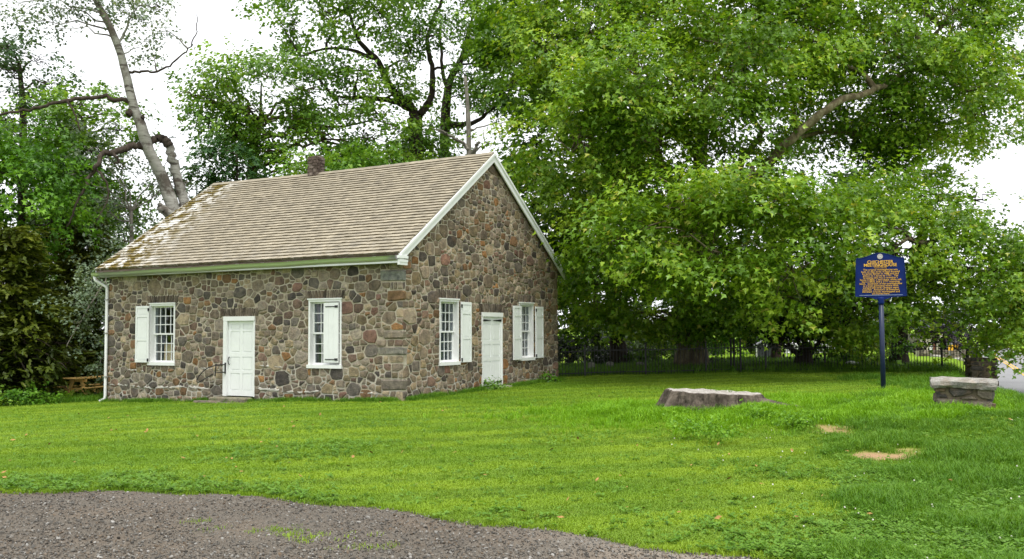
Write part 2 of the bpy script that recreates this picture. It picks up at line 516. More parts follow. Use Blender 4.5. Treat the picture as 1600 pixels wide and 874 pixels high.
def edge_y(x):
    return np.interp(x, _edge[:, 0], _edge[:, 1])
def make_ground():
    xs = grid_axis(-700, -22, 22, 700, .22, 24)
    ys = grid_axis(-60, 4, 46, 900, .22, 26)
    X, Y = np.meshgrid(xs, ys)
    Z = gh(X, Y)
    nx, ny = len(xs), len(ys)
    V = np.stack([X, Y, Z], -1).reshape(-1, 3)
    i = np.arange(nx * ny).reshape(ny, nx)
    Fq = np.stack([i[:-1, :-1], i[:-1, 1:], i[1:, 1:], i[1:, :-1]], -1).reshape(-1, 4)
    me = bpy.data.meshes.new('ground')
    fill_mesh(me, V, Fq)
    x, y = V[:, 0], V[:, 1]
    w = (x - HX) * GD[0] + (y - HY) * GD[1]; u = (x - HX) * FD[0] + (y - HY) * FD[1]
    bend = x * .92 - y * .38 + .04 * (y - 25) ** 2 * .3
    stripe = (.5 + .5 * np.sin(2 * math.pi * (x * .35 + y * .93) / 1.15)) * sstep(18, 23, y) * sstep(-2, 4, x) * (1 - sstep(10, 12, x))
    stripe = stripe + .55 * (.5 + .5 * np.sin(2 * math.pi * (y + .1 * x) / 1.25)) * sstep(11, 14, y) * (1 - sstep(2, 6, x))
    for nm, val in (('dirt', dirt_mask(x, y)), ('stripe', stripe), ('canopy_shade', sstep(31.5, 33.5, y) * (1 - sstep(44, 48, y)) * (1 - sstep(15, 16, x)))):
        at = me.attributes.new(nm, 'FLOAT', 'POINT'); at.data.foreach_set('value', val.astype(np.float32))
    me.materials.append(M['ground'])
    me.polygons.foreach_set('use_smooth', np.ones(len(Fq), bool))
    o = link('ground', me); tag(o, 'mown green lawn with a few bare brown patches', kind='structure')
    return o
def fill_mesh(me, V, Fc):
    """vertices (n,3) and faces (m,k) from numpy"""
    k = Fc.shape[1]
    me.vertices.add(len(V)); me.vertices.foreach_set('co', np.ascontiguousarray(V, np.float32).ravel())
    me.loops.add(len(Fc) * k); me.loops.foreach_set('vertex_index', np.ascontiguousarray(Fc, np.int32).ravel())
    me.polygons.add(len(Fc))
    me.polygons.foreach_set('loop_start', np.arange(0, len(Fc) * k, k, dtype=np.int32))
    me.update(calc_edges=True)
make_ground()

def make_drive():
    xs = np.arange(-14, 6.0, .09); ys = np.arange(-3, 11.2, .09)
    X, Y = np.meshgrid(xs, ys)
    nx, ny = len(xs), len(ys)
    i = np.arange(nx * ny).reshape(ny, nx)
    Fq = np.stack([i[:-1, :-1], i[:-1, 1:], i[1:, 1:], i[1:, :-1]], -1).reshape(-1, 4)
    cx, cy = X.reshape(-1)[Fq].mean(1), Y.reshape(-1)[Fq].mean(1)
    e = edge_y(cx) + .02 * np.sin(cx * 7.7 + 1) + RNG.normal(0, .05, len(cx))
    keep = cy < e
    Z = gh(X, Y) + .006 + .006 * np.sin(X * 2.2) * np.sin(Y * 1.7)
    V = np.stack([X, Y, Z], -1).reshape(-1, 3)
    me = bpy.data.meshes.new('gravel_drive'); fill_mesh(me, V, Fq[keep])
    pale = sstep(-.5, 2.2, V[:, 0]) * .55 * (1 - sstep(.0, 1.6, edge_y(V[:, 0]) - V[:, 1]) * .6)
    at = me.attributes.new('pale', 'FLOAT', 'POINT'); at.data.foreach_set('value', pale.astype(np.float32))
    me.materials.append(M['gravel'])
    tag(link('gravel_drive', me), 'grey brown gravel drive in front of the lawn', kind='structure')
make_drive()

def strip(name, mat, o0, o1, z, y0=2, y1=140, n=60, label=None, dash=None):
    ys = np.linspace(y0, y1, n)
    mb = MB(); vs = []; fs = []
    for y in ys:
        c = float(road_center(y))
        vs += [(c + o0 / .907, y, z), (c + o1 / .907, y, z)]
    for k in range(n - 1): fs.append((2 * k, 2 * k + 1, 2 * k + 3, 2 * k + 2))
    mb.add(vs, fs)
    o = mb.build(name, mat); tag(o, label, kind='structure'); return o
strip('road', M['asphalt'], -2.25, 2.8, ROAD_Z, label='grey asphalt road beyond the grass bank')
strip('road_line', M['yellow'], -.15, -.05, ROAD_Z + .004, label='yellow painted centre line, side nearer the lawn')
strip('road_line', M['yellow'], .06, .16, ROAD_Z + .004, label='yellow painted centre line, side away from the lawn')

# ---------------------------------------------------------------- the meetinghouse
house = empty('meetinghouse', (HX, HY, 0), -YAW)
tag(house, 'old fieldstone meetinghouse with cedar shingle roof and white shutters', 'meetinghouse')
EAVE_Z, SLOPE_Y0, RIDGE_Y = 3.62, -0.32, W / 2
RIDGE_Z = 6.80
SL = (RIDGE_Z - EAVE_Z) / (RIDGE_Y - SLOPE_Y0)
def roof_z(y):
    return EAVE_Z + SL * (min(y, W - y) - SLOPE_Y0)
WALL_TOP = roof_z(0) - .16
FRONT_OPEN = dict(window_a=(-9.0, -7.95, .78, 2.56), window_b=(-2.99, -1.90, .78, 2.56), door=(-6.03, -4.87, -.30, 2.15))
GABLE_OPEN = dict(window_c=(1.60, 2.53, .82, 2.56), window_d=(5.93, 6.83, .82, 2.56), door=(3.73, 4.91, -.15, 2.24))
T = .42
wall_front = MB(); wall_gable = MB()
def cells(mb, s0, s1, z0, z1, opens, put):
    ss = sorted({s0, s1, *[o[0] for o in opens], *[o[1] for o in opens]})
    for a, b in zip(ss[:-1], ss[1:]):
        m = (a + b) / 2
        zs = [z0]
        for o in sorted([o for o in opens if o[0] <= m <= o[1]], key=lambda o: o[2]):
            if o[2] > z0: put(a, b, zs[-1], o[2])
            zs.append(o[3])
        put(a, b, zs[-1], z1)
cells(wall_front, -L, 0, -1.0, WALL_TOP, list(FRONT_OPEN.values()), lambda a, b, c, d: wall_front.box(a, b, 0, T, c, d))
cells(wall_gable, T, W, -1.0, WALL_TOP, list(GABLE_OPEN.values()), lambda a, b, c, d: wall_gable.box(-T, 0, a, b, c, d))
wall_gable.box(-T, 0, 0.0, T, WALL_TOP - .5, WALL_TOP - .002)
ap = RIDGE_Z - .19
wall_gable.add([(-T, 0, WALL_TOP), (-T, W, WALL_TOP), (-T, W / 2, ap), (0, 0, WALL_TOP), (0, W, WALL_TOP), (0, W / 2, ap)], [(0, 2, 1), (3, 4, 5), (0, 1, 4, 3), (1, 2, 5, 4), (2, 0, 3, 5)])
wf = wall_front.build('front_wall', M['mortar'], house)
wg = wall_gable.build('gable_wall', M['mortar'], house)
bk = MB(); bk.box(-L, -T, W - T, W, -1, WALL_TOP); bk.build('rear_wall', M['mortar'], house)
lf = MB(); lf.box(-L, -L + T, T, W - T, -1, WALL_TOP)
lf.add([(-L, 0, WALL_TOP), (-L, W, WALL_TOP), (-L, W / 2, ap), (-L + T, 0, WALL_TOP), (-L + T, W, WALL_TOP), (-L + T, W / 2, ap)], [(0, 1, 2), (5, 4, 3), (3, 4, 1, 0), (4, 5, 2, 1), (5, 3, 0, 2)])
lf.build('far_gable_wall', M['mortar'], house)
fl = MB(); fl.box(-L + T, -T, T, W - T, -.5, .24); fl.build('floor', M['deck'], house)
ce = MB(); ce.box(-L + T, -T, T, W - T, 3.2, 3.26); ce.build('ceiling', M['plaster'], house)

PAL = [((.125, .108, .088), 6), ((.16, .142, .12), 7), ((.09, .085, .08), 5), ((.062, .058, .057), 3), ((.155, .10, .06), 2.2), ((.20, .115, .055), .8), ((.225, .195, .145), 4), ((.13, .095, .08), 2.6), ((.19, .175, .155), 4), ((.25, .23, .195), 2), ((.15, .13, .09), 4), ((.14, .088, .075), 1.0)]
_pw = np.array([w for _, w in PAL]); _pw = _pw / _pw.sum()
def stone_col(warm=0.0):
    c = np.array(PAL[RNG.choice(len(PAL), p=_pw)][0]) * RNG.uniform(.85, 1.68)
    c = c * np.array([1.05 + .06 * warm, 1, .93 - .05 * warm])
    return tuple(c)
def clip_half(poly, nx, ny, d):
    out = []
    m = len(poly)
    for i in range(m):
        a, b = poly[i], poly[(i + 1) % m]
        da, db = a[0] * nx + a[1] * ny - d, b[0] * nx + b[1] * ny - d
        if da <= 0: out.append(a)
        if (da < 0 < db) or (db < 0 < da):
            t = da / (da - db); out.append((a[0] + (b[0] - a[0]) * t, a[1] + (b[1] - a[1]) * t))
    return out
ASP = 1.34
def rubble(halfplanes, bbox, holes, gap, classes):
    """irregular packing: weighted cells around dart-thrown centres; returns polygons in wall metres"""
    x0, x1, z0, z1 = bbox
    S = np.zeros((0, 2)); Rr = np.zeros(0)
    for r, tries in classes:
        cand = np.stack([RNG.uniform(x0, x1, tries), RNG.uniform(z0, z1, tries)], 1)
        for p in cand:
            if any(p[0] * a + p[1] * b > d - r * .35 for a, b, d in halfplanes): continue
            if any(h[0] - r * .55 < p[0] < h[1] + r * .55 and h[2] - r * .55 < p[1] < h[3] + r * .55 for h in holes): continue
            q = np.array([p[0] / ASP, p[1]])
            if len(S):
                dd = np.hypot(S[:, 0] - q[0], S[:, 1] - q[1])
                if (dd < (Rr + r) * .88).any(): continue
            S = np.vstack([S, q]); Rr = np.append(Rr, r)
    polys = []
    for i in range(len(S)):
        p = S[i]; r = Rr[i]
        m = .62
        poly = [(p[0] - m, p[1] - m), (p[0] + m, p[1] - m), (p[0] + m, p[1] + m), (p[0] - m, p[1] + m)]
        dv = S - p; dd = np.hypot(dv[:, 0], dv[:, 1])
        idx = np.argsort(dd)[1:30]
        for j in idx:
            if dd[j] > 1.2: break
            th = math.atan2(dv[j][1], dv[j][0]); th -= .215 * math.sin(4 * th); nx, ny = math.cos(th), math.sin(th)      # joints lean towards level and plumb
            d = ((dd[j] ** 2 + .72 * (r * r - Rr[j] ** 2)) / (2 * dd[j] ** 2)) * (dv[j][0] * nx + dv[j][1] * ny) - gap * RNG.uniform(.35, .72)
            poly = clip_half(poly, nx, ny, p[0] * nx + p[1] * ny + d)
            if len(poly) < 3: break
        if len(poly) < 3: continue
        poly = [(a * ASP, b) for a, b in poly]; c = (p[0] * ASP, p[1])
        for a, b, d in halfplanes: poly = clip_half(poly, a, b, d)
        for h in holes:
            if len(poly) < 3: break
            bx = [q[0] for q in poly]; bz = [q[1] for q in poly]
            if max(bx) < h[0] or min(bx) > h[1] or max(bz) < h[2] or min(bz) > h[3]: continue
            opts = [(h[0] - c[0], (1, 0, h[0] - .006)), (c[0] - h[1], (-1, 0, -h[1] - .006)), (h[2] - c[1], (0, 1, h[2] - .006)), (c[1] - h[3], (0, -1, -h[3] - .006))]
            poly = clip_half(poly, *max(opts)[1])
        if len(poly) < 3: continue
        ar = .5 * sum(poly[k][0] * poly[(k + 1) % len(poly)][1] - poly[(k + 1) % len(poly)][0] * poly[k][1] for k in range(len(poly)))
        if ar < .0012: continue
        polys.append((poly, ar))
    return polys
def chaikin(poly, q=.10):
    out = []
    m = len(poly)
    for i in range(m):
        a, b = poly[i], poly[(i + 1) % m]
        ln = math.hypot(b[0] - a[0], b[1] - a[1])
        if ln < .012: out.append(((a[0] + b[0]) / 2, (a[1] + b[1]) / 2)); continue
        t = min(q, .05 / ln) if ln > .2 else q
        out.append((a[0] + (b[0] - a[0]) * t, a[1] + (b[1] - a[1]) * t))
        out.append((a[0] + (b[0] - a[0]) * (1 - t), a[1] + (b[1] - a[1]) * (1 - t)))
    return out
def stone_geo(poly, put, proud):
    pts = chaikin(poly)
    n = len(pts)
    cx = sum(p[0] for p in pts) / n; cz = sum(p[1] for p in pts) / n
    vs = []
    jx = [(random.uniform(-.006, .006), random.uniform(-.006, .006)) for _ in range(n)]
    tx, tz = random.uniform(-.06, .06), random.uniform(-.06, .06)
    for (x, z), j in zip(pts, jx): vs.append(put(x + j[0], z + j[1], -.02))
    for (x, z), j in zip(pts, jx): vs.append(put(x + j[0] * 1.3, z + j[1] * 1.3, proud * .45))
    for (x, z), j in zip(pts, jx):
        dl = math.hypot(cx - x, cz - z) + 1e-6
        k = min(.35, .018 / dl)
        X, Z = x + (cx - x) * k + j[0], z + (cz - z) * k + j[1]
        vs.append(put(X, Z, proud + (X - cx) * tx + (Z - cz) * tz + random.uniform(-.003, .003)))
    vs.append(put(cx, cz, proud + .008))
    fs = []
    for r in (0, 1):
        for i in range(n):
            j = (i + 1) % n
            fs.append((r * n + i, r * n + j, (r + 1) * n + j, (r + 1) * n + i))
    for i in range(n): fs.append((2 * n + i, 2 * n + (i + 1) % n, 3 * n))
    return vs, fs
# long corner stones at the near corner: z0, z1, along front, along gable, colour
QUOINS = [(2.94, 3.25, .66, .10, (.20, .21, .195)), (2.46, 2.74, .46, .09, (.19, .12, .065)),
          (1.52, 1.74, .55, .12, (.20, .175, .135)), (1.12, 1.34, .74, .14, (.215, .205, .18)), (.26, .56, .62, .16, (.17, .15, .125))]
def lintel_rect(o, h=.24, e=.10):
    return (o[0] - e, o[1] + e, o[3] + .01, o[3] + h)
CLS = [(.24, 10), (.19, 55), (.15, 160), (.118, 700), (.088, 2600), (.062, 6000), (.042, 6000)]
F_holes = [list(o) for o in FRONT_OPEN.values()] + [lintel_rect(o) for o in FRONT_OPEN.values()] + [(-q[2] - .02, .05, q[0] - .01, q[1] + .01) for q in QUOINS]
G_holes = [list(o) for o in GABLE_OPEN.values()] + [lintel_rect(o, .26) for o in GABLE_OPEN.values()] + [(-.05, q[3] + .02, q[0] - .01, q[1] + .01) for q in QUOINS]
F_hp = [(1, 0, 0.0), (-1, 0, L), (0, 1, WALL_TOP), (0, -1, .75)]
nl = math.hypot(SL, 1)
G_hp = [(-1, 0, 0.0), (1, 0, W), (0, -1, .4), (-SL / nl, 1 / nl, WALL_TOP / nl), (SL / nl, 1 / nl, (WALL_TOP + SL * W) / nl)]
all_stones = []
for poly, ar in rubble(F_hp, (-L, 0, -.75, WALL_TOP), F_holes, .028, CLS):
    s = sum(p[0] for p in poly) / len(poly)
    D = HY - s * FD[1]
    all_stones.append((ar / D ** 2, 'f', poly))
for poly, ar in rubble(G_hp, (0, W, -.4, ap), G_holes, .028, CLS):
    s = sum(p[0] for p in poly) / len(poly)
    D = HY + s * GD[1]
    all_stones.append((ar * .55 / D ** 2, 'g', poly))
for key, opens, h in (('f', FRONT_OPEN, .24), ('g', GABLE_OPEN, .26)):
    for o in opens.values():
        r = lintel_rect(o, h)
        s = r[0]
        while s < r[1] - .03:
            w = random.uniform(.055, .11); e = min(s + w, r[1])
            tilt = ((s + e) / 2 - (r[0] + r[1]) / 2) * .10
            all_stones.append((0, key + 'l', [(s + .008, r[2]), (e - .008, r[2]), (e - .008 + tilt, r[3] - random.uniform(0, .03)), (s + .008 + tilt, r[3] - random.uniform(0, .03))]))
            s = e
all_stones.sort(key=lambda t: -t[0])
PUT = dict(f=lambda s, z, h: (s, -h, z), g=lambda s, z, h: (h, s, z))
rest = MB()
n_single = 300 - len(QUOINS)
for k, (_, key, poly) in enumerate(all_stones):
    vs, fs = stone_geo(poly, PUT[key[0]], random.uniform(.008, .034))
    col = stone_col(1.0 if key[0] == 'g' else 0.0)
    if key[1:] == 'l': col = tuple(np.array([.12, .10, .08]) * random.uniform(.5, 1.6))
    if k < n_single:
        mb = MB(); mb.add(vs, fs, col); mb.build('stone', M['stone'], wf if key == 'f' else wg)
    else:
        rest.add(vs, fs, col)
o = rest.build('small_stones', M['stone'], house); o['kind'] = 'stuff'
for (z0, z1, a, b, c) in QUOINS:
    mb = MB(); mb.box(-a, .028, -.028, b, z0 + .012, z1 - .012, c, .035, .014)
    mb.build('stone', M['stone'], wf)
# bands of repair mortar low on the front
M['pale_mortar'] = simple('pale_mortar', (.46, .44, .40), .95, .1, .3, 8, .5)
for (s0, s1, z, th) in ((-10.75, -6.55, .16, .05), (-4.8, -2.35, .18, .055), (-1.3, -.75, .20, .06), (-9.9, -9.2, .62, .03), (-6.9, -6.2, .72, .03), (-4.7, -3.9, .80, .035)):
    p = s0
    while p < s1 - .08:
        q = min(p + random.uniform(.25, 1.1), s1); n = max(4, int((q - p) / .07)); vs = []; fs = []
        for i in range(n + 1):
            x = p + (q - p) * i / n; zz = z + .03 * math.sin(x * 2.3) + random.uniform(-.014, .014); t = th * random.uniform(.3, 1.0) * min(1, 5 * min(i, n - i) / n + .2)
            vs += [(x, -.004, zz - t), (x, -.027, zz - t * .55), (x, -.027, zz + t * .5), (x, -.004, zz + t)]
        for i in range(n):
            for k in range(3): fs.append((4 * i + k, 4 * i + 4 + k, 4 * i + 5 + k, 4 * i + 1 + k))
        mb = MB(); mb.add(vs, fs); mb.build('mortar_band', M['pale_mortar'], house)
        p = q + random.uniform(.02, .22)

# --- roof
slab = MB()
XA, XB = -L - .22, .13
def roof_slab(mb, ya, yb, za, zb, lift0, lift1, x0=XA, x1=XB):
    mb.add([(x0, ya, za + lift0), (x1, ya, za + lift0), (x1, yb, zb + lift0), (x0, yb, zb + lift0), (x0, ya, za + lift1), (x1, ya, za + lift1), (x1, yb, zb + lift1), (x0, yb, zb + lift1)],
           [(3, 2, 1, 0), (4, 5, 6, 7), (0, 1, 5, 4), (1, 2, 6, 5), (2, 3, 7, 6), (3, 0, 4, 7)])
roof_slab(slab, SLOPE_Y0, RIDGE_Y, EAVE_Z, RIDGE_Z, -.12, -.05)
roof_slab(slab, W - SLOPE_Y0, RIDGE_Y + .001, EAVE_Z, RIDGE_Z, -.12, -.02)
roof = slab.build('roof', M['deck'], house)
NC = 34
shingles = []
for c in range(NC):
    f0, f1 = c / NC, (c + 1) / NC
    sag = lambda x: -.035 * math.sin(math.pi * (x - XA) / (XB - XA))
    x = XA - random.uniform(0, .1)
    while x < XB:
        w = random.uniform(.085, .20); x1 = min(x + w, XB + .01); xa = max(x, XA - .01)
        if x1 - xa > .03:
            g = .0018
            def pt(xx, f, up):
                y = SLOPE_Y0 + (RIDGE_Y - SLOPE_Y0) * f; z = EAVE_Z + (RIDGE_Z - EAVE_Z) * f
                return (xx, y - up * SL / nl, z + up / nl + sag(xx) * f)
            fb = f0 + random.uniform(-.0018, .0018) - .003; ft = min(f1 + .012, 1.0)
            t0 = .048 + random.uniform(-.003, .004); t1 = .004
            vs = [pt(xa + g, fb, -.03), pt(x1 - g, fb, -.03), pt(x1 - g, ft, -.03), pt(xa + g, ft, -.03), pt(xa + g, fb, t0), pt(x1 - g, fb, t0 + random.uniform(-.002, .002)), pt(x1 - g, ft, t1), pt(xa + g, ft, t1)]
            base = np.array([.305, .275, .218]) * RNG.uniform(.90, 1.10)
            wear = 1.25 * (1 - sstep(.3, 3.3 - f0 * 1.7, xa - XA)) + .10 * (1 - sstep(.0, .25, f0))
            D = HY - x * FD[1] + f0 * 4
            shingles.append(((x1 - xa) / D ** 2, vs, tuple(base), float(wear)))
        x = x1
shingles.sort(key=lambda t: -t[0])
def shingle_mesh(items):
    mb = MB()
    fs = [(4, 5, 6, 7), (0, 1, 5, 4), (1, 2, 6, 5), (3, 0, 4, 7)]
    for (_, vs, c, wv) in items:
        mb.add(vs, fs[:1] + fs[2:], c); mb.add(vs, fs[1:2], (c[0] * .46, c[1] * .41, c[2] * .35))      # weathered end grain on the butt, darkened to paint course shadow lines too
    me = mb.mesh('shingle', M['shingle'])
    at = me.attributes.new('wear', 'FLOAT', 'POINT')
    at.data.foreach_set('value', np.repeat([t[3] for t in items], 16).astype(np.float32))
    return me
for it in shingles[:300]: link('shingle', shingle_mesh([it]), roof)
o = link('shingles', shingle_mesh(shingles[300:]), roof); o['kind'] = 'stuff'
rc = MB()
x = XA
while x < XB - .02:
    e = min(x + random.uniform(.35, .6), XB)
    f = lambda xx: -.035 * math.sin(math.pi * (xx - XA) / (XB - XA))
    for sgn in (-1, 1):
        y1 = RIDGE_Y + sgn * .16
        rc.add([(x + .004, RIDGE_Y, RIDGE_Z + .045 + f(x)), (e, RIDGE_Y, RIDGE_Z + .04 + f(e)), (e, y1, RIDGE_Z - .16 * SL + .05 + f(e)), (x + .004, y1, RIDGE_Z - .16 * SL + .055 + f(x))], [(0, 1, 2, 3) if sgn < 0 else (3, 2, 1, 0)], tuple(np.array((.25, .225, .18)) * random.uniform(.85, 1.15)))
    x = e
rc.build('ridge_cap', M['shingle'], roof)
# rake boards, fascia, gutter, downspout
def rake(ya, za, yb, zb, name, x0, x1, dep, lift):
    mb = MB()
    mb.add([(x0, ya, za + lift - dep), (x1, ya, za + lift - dep), (x1, yb, zb + lift - dep), (x0, yb, zb + lift - dep), (x0, ya, za + lift), (x1, ya, za + lift), (x1, yb, zb + lift), (x0, yb, zb + lift)],
           [(3, 2, 1, 0), (4, 5, 6, 7), (0, 1, 5, 4), (1, 2, 6, 5), (2, 3, 7, 6), (3, 0, 4, 7)])
    return mb.build(name, M['paint'], house)
rake(SLOPE_Y0, EAVE_Z, RIDGE_Y - .001, RIDGE_Z, 'rake_board', XB - .03, XB + .012, .25, -.005)
rake(W - SLOPE_Y0, EAVE_Z, RIDGE_Y + .001, RIDGE_Z, 'rake_board', XB - .03, XB + .012, .25, -.005)
rake(SLOPE_Y0 + .02, EAVE_Z, RIDGE_Y - .001, RIDGE_Z, 'rake_moulding', XB + .012, XB + .04, .075, -.002)
rake(W - SLOPE_Y0 - .02, EAVE_Z, RIDGE_Y + .001, RIDGE_Z, 'rake_moulding', XB + .012, XB + .04, .075, -.002)
rake(SLOPE_Y0, EAVE_Z, RIDGE_Y - .001, RIDGE_Z, 'rake_board', XA - .012, XA + .03, .25, -.005)
fb = MB(); fb.box(XA, XB - .031, SLOPE_Y0 + .04, SLOPE_Y0 + .07, EAVE_Z - .235, EAVE_Z - .125); fb.box(XA, XB - .031, SLOPE_Y0 + .07, -.03, EAVE_Z - .235, EAVE_Z - .21)
fb.build('fascia', M['gutter'], house)
gt = MB()
prof = []
for k in range(9):
    a = math.pi * (k / 8)
    prof.append((SLOPE_Y0 - .02 - .065 * math.cos(a) - .01, EAVE_Z - .07 - .105 * math.sin(a) ** .8))
prof = [(prof[0][0] - .012, prof[0][1] + .006)] + prof
xs = np.linspace(XA - .1, XB - .06, 30)
gs = lambda x: -.045 * (1 - (x - XA) / (XB - XA)) + .006 * math.sin(x * 2.1)
vs = [(x, y, z + gs(x)) for x in xs for (y, z) in prof]; npf = len(prof)
fs = [(i * npf + k, i * npf + k + 1, (i + 1) * npf + k + 1, (i + 1) * npf + k) for i in range(len(xs) - 1) for k in range(npf - 1)]
fs += [tuple(range(npf)), tuple((len(xs) - 1) * npf + k for k in range(npf - 1, -1, -1))]
gt.add(vs, fs); gutter = gt.build('gutter', M['gutter'], house, True)
for k in range(12):
    x = XA + .3 + k * .92
    mb = MB(); mb.bar((x, SLOPE_Y0 - .10, EAVE_Z - .065 + gs(x)), (x, SLOPE_Y0 + .05, EAVE_Z - .04 + gs(x)), .025, .012); mb.build('gutter_strap', M['gutter'], gutter)
mb = MB()
for k, (dy, zz) in enumerate(((.0, .0), (-.02, -.09), (.03, -.16))):
    mb.box(XB - .03, XB + .05 - k * .012, SLOPE_Y0 - .07 - dy * .5 + k * .02, -.02, EAVE_Z - .13 + zz, EAVE_Z - .06 + zz - .002)
mb.build('eave_return', M['paint'], house)
ds = MB(); zb = gz(*(np.array([HX, HY]) + FD * (L + .02)))
path = [(-L - .26, SLOPE_Y0 - .02, EAVE_Z - .2), (-L - .24, SLOPE_Y0, EAVE_Z - .32), (-L - .12, -.16, EAVE_Z - .45), (-L - .02, -.085, EAVE_Z - .52), (-L + .0, -.085, EAVE_Z - .62), (-L + .0, -.085, zb + .22), (-L - .0, -.10, zb + .12), (-L - .1, -.2, zb + .04)]
ds.tube(path, [.04, .045, .045, .045, .045, .045, .045, .05], 10)
down = ds.build('downspout', M['paint'], house, True)
for z in (.4, 1.7, 2.7):
    mb = MB(); mb.box(-L - .055, -L + .055, -.135, -.03, z, z + .03); mb.build('pipe_strap', M['gutter'], down)

# --- windows, shutters and doors
def window(name, s0, s1, z0, z1, face, cols=4, rows=6, cased=.11, curtain=None):
    put = PUT[face]
    def bx(mb, a, b, c, d, h0, h1):      # box on the wall plane, h = out from the wall
        p0, p1 = put(a, c, h0), put(b, d, h1)
        mb.box(min(p0[0], p1[0]), max(p0[0], p1[0]), min(p0[1], p1[1]), max(p0[1], p1[1]), c, d)
    fr = MB()
    bx(fr, s0, s0 + cased, z0 + .09, z1 - .07, -.24, .022); bx(fr, s1 - cased, s1, z0 + .09, z1 - .07, -.24, .022)
    bx(fr, s0, s1, z1 - .07, z1, -.24, .026); bx(fr, s0 - .02, s1 + .02, z1 - .012, z1 + .022, -.02, .05)
    w = fr.build(name, M['paint'], house)
    si = MB(); bx(si, s0 - .03, s1 + .03, z0, z0 + .09, -.24, .06); si.build('sill', M['paint'], w)
    a, b, c, d = s0 + cased, s1 - cased, z0 + .09, z1 - .07
    sw = .045; mid = (c + d) / 2
    # reveal is the casing depth; the upper sash stands one step outside the lower one
    for (lo, hi, h) in ((mid - .02, d, -.095), (c, mid + .02, -.135)):
        sa = MB()
        bx(sa, a, a + sw, lo + sw, hi - sw, h - .035, h); bx(sa, b - sw, b, lo + sw, hi - sw, h - .035, h)
        bx(sa, a, b, lo, lo + sw, h - .035, h); bx(sa, a, b, hi - sw, hi, h - .035, h)
        sa.build('sash', M['paint'], w)
        ia, ib, ic, id_ = a + sw, b - sw, lo + sw, hi - sw
        nr = rows // 2; bt = .022
        mu = MB()
        for k in range(1, cols): x = ia + (ib - ia) * k / cols; bx(mu, x - bt / 2, x + bt / 2, ic, id_, h - .03, h - .004)
        for k in range(1, nr): z = ic + (id_ - ic) * k / nr; bx(mu, ia, ib, z - bt / 2, z + bt / 2, h - .028, h - .007)
        mu.build('glazing_bars', M['paint'], w)
        pw, ph = (ib - ia) / cols, (id_ - ic) / nr
        pm = MB(); p0, p1 = put(-pw / 2, -ph / 2, -.002), put(pw / 2, ph / 2, .002)
        pm.box(min(p0[0], p1[0]), max(p0[0], p1[0]), min(p0[1], p1[1]), max(p0[1], p1[1]), -ph / 2, ph / 2)
        pme = pm.mesh('pane', M['glass'])
        for r_ in range(nr):
            for k in range(cols):
                p = link('pane', pme, w, put(ia + pw * (k + .5), ic + ph * (r_ + .5), h - .018))
                p.rotation_euler = (random.uniform(-.01, .01), random.uniform(-.006, .006), random.uniform(-.012, .012))
    if curtain:
        n = 22; cu = MB(); vs = []; fs = []
        ca, cb = a + (b - a) * curtain[0], a + (b - a) * curtain[1]
        for i in range(n + 1):
            s = ca + (cb - ca) * i / n; h = -.34 + .022 * math.sin(i * 1.9)
            vs += [put(s, c - .1, h), put(s, d + .05, h)]
        for i in range(n): fs.append((2 * i, 2 * i + 2, 2 * i + 3, 2 * i + 1))
        cu.add(vs, fs); cu.build('curtain', M['curtain'], w)
    return w
def shutter(s0, s1, z0, z1, face, h=.05, plain=False, hinge_s=None, straps=False):
    put = PUT[face]
    def bx(mb, a, b, c, d, h0, h1):
        p0, p1 = put(a, c, h0), put(b, d, h1)
        mb.box(min(p0[0], p1[0]), max(p0[0], p1[0]), min(p0[1], p1[1]), max(p0[1], p1[1]), c, d)
    mb = MB()
    if plain:
        nb = 3; w = (s1 - s0) / nb
        bx(mb, s0, s1, z0, z1, h, h + .02)
        sh = mb.build('shutter', M['paint2'], house)
        for k in range(nb):
            q = MB(); bx(q, s0 + k * w + .002, s0 + (k + 1) * w - .002, z0, z1, h + .021, h + .034); q.build('board', M['paint2'], sh)
    else:
        st = .065
        bx(mb, s0, s0 + st, z0, z1, h, h + .035); bx(mb, s1 - st, s1, z0, z1, h, h + .035)
        H = z1 - z0
        rails = [z0, z0 + H * .38, z0 + H * .80, z1 - .07]
        for z in rails: bx(mb, s0 + st, s1 - st, z, z + .07, h, h + .035)
        bx(mb, s0 + st, s1 - st, z0, z1, h + .004, h + .014)
        sh = mb.build('shutter', M['paint2'], house)
        for za, zb_ in ((rails[0] + .07, rails[1]), (rails[1] + .07, rails[2]), (rails[2] + .07, rails[3])):
            q = MB(); bx(q, s0 + st + .02, s1 - st - .02, za + .02, zb_ - .02, h + .0145, h + .027); q.build('panel', M['paint2'], sh)
    if hinge_s is not None:
        for z in (z0 + .08, z1 - .10):
            q = MB()
            if straps:
                e = hinge_s - (s1 - s0) * .85
                bx(q, min(e, hinge_s), max(e, hinge_s), z - .012, z + .012, h + .035, h + .045); bx(q, hinge_s - .10, hinge_s, z - .03, z + .03, h + .0345, h + .044)
            else:
                bx(q, hinge_s - .03, hinge_s + .03, z - .035, z + .035, h + .0355, h + .05); bx(q, hinge_s - .012, hinge_s + .012, z - .06, z + .03, h + .036, h + .06)
            q.build('hinge', M['iron'], sh)
    return sh
FO, GO = FRONT_OPEN, GABLE_OPEN
window('window', *FO['window_a'], 'f', cased=.055, curtain=(.0, .22))
shutter(-9.52, -8.96, .86, 2.50, 'f', h=.055, hinge_s=-8.97)
window('window', *FO['window_b'], 'f', cased=.055, curtain=(.0, .1))
shutter(-2.44, -1.96, .93, 2.46, 'f', h=.042, plain=True, hinge_s=-1.97, straps=True)
window('window', *GO['window_c'], 'g', cased=.05, curtain=(.55, 1.0))
shutter(2.56, 3.07, .88, 2.50, 'g', h=.06, hinge_s=2.56)
window('window', *GO['window_d'], 'g', cased=.05, curtain=(.3, 1.0))
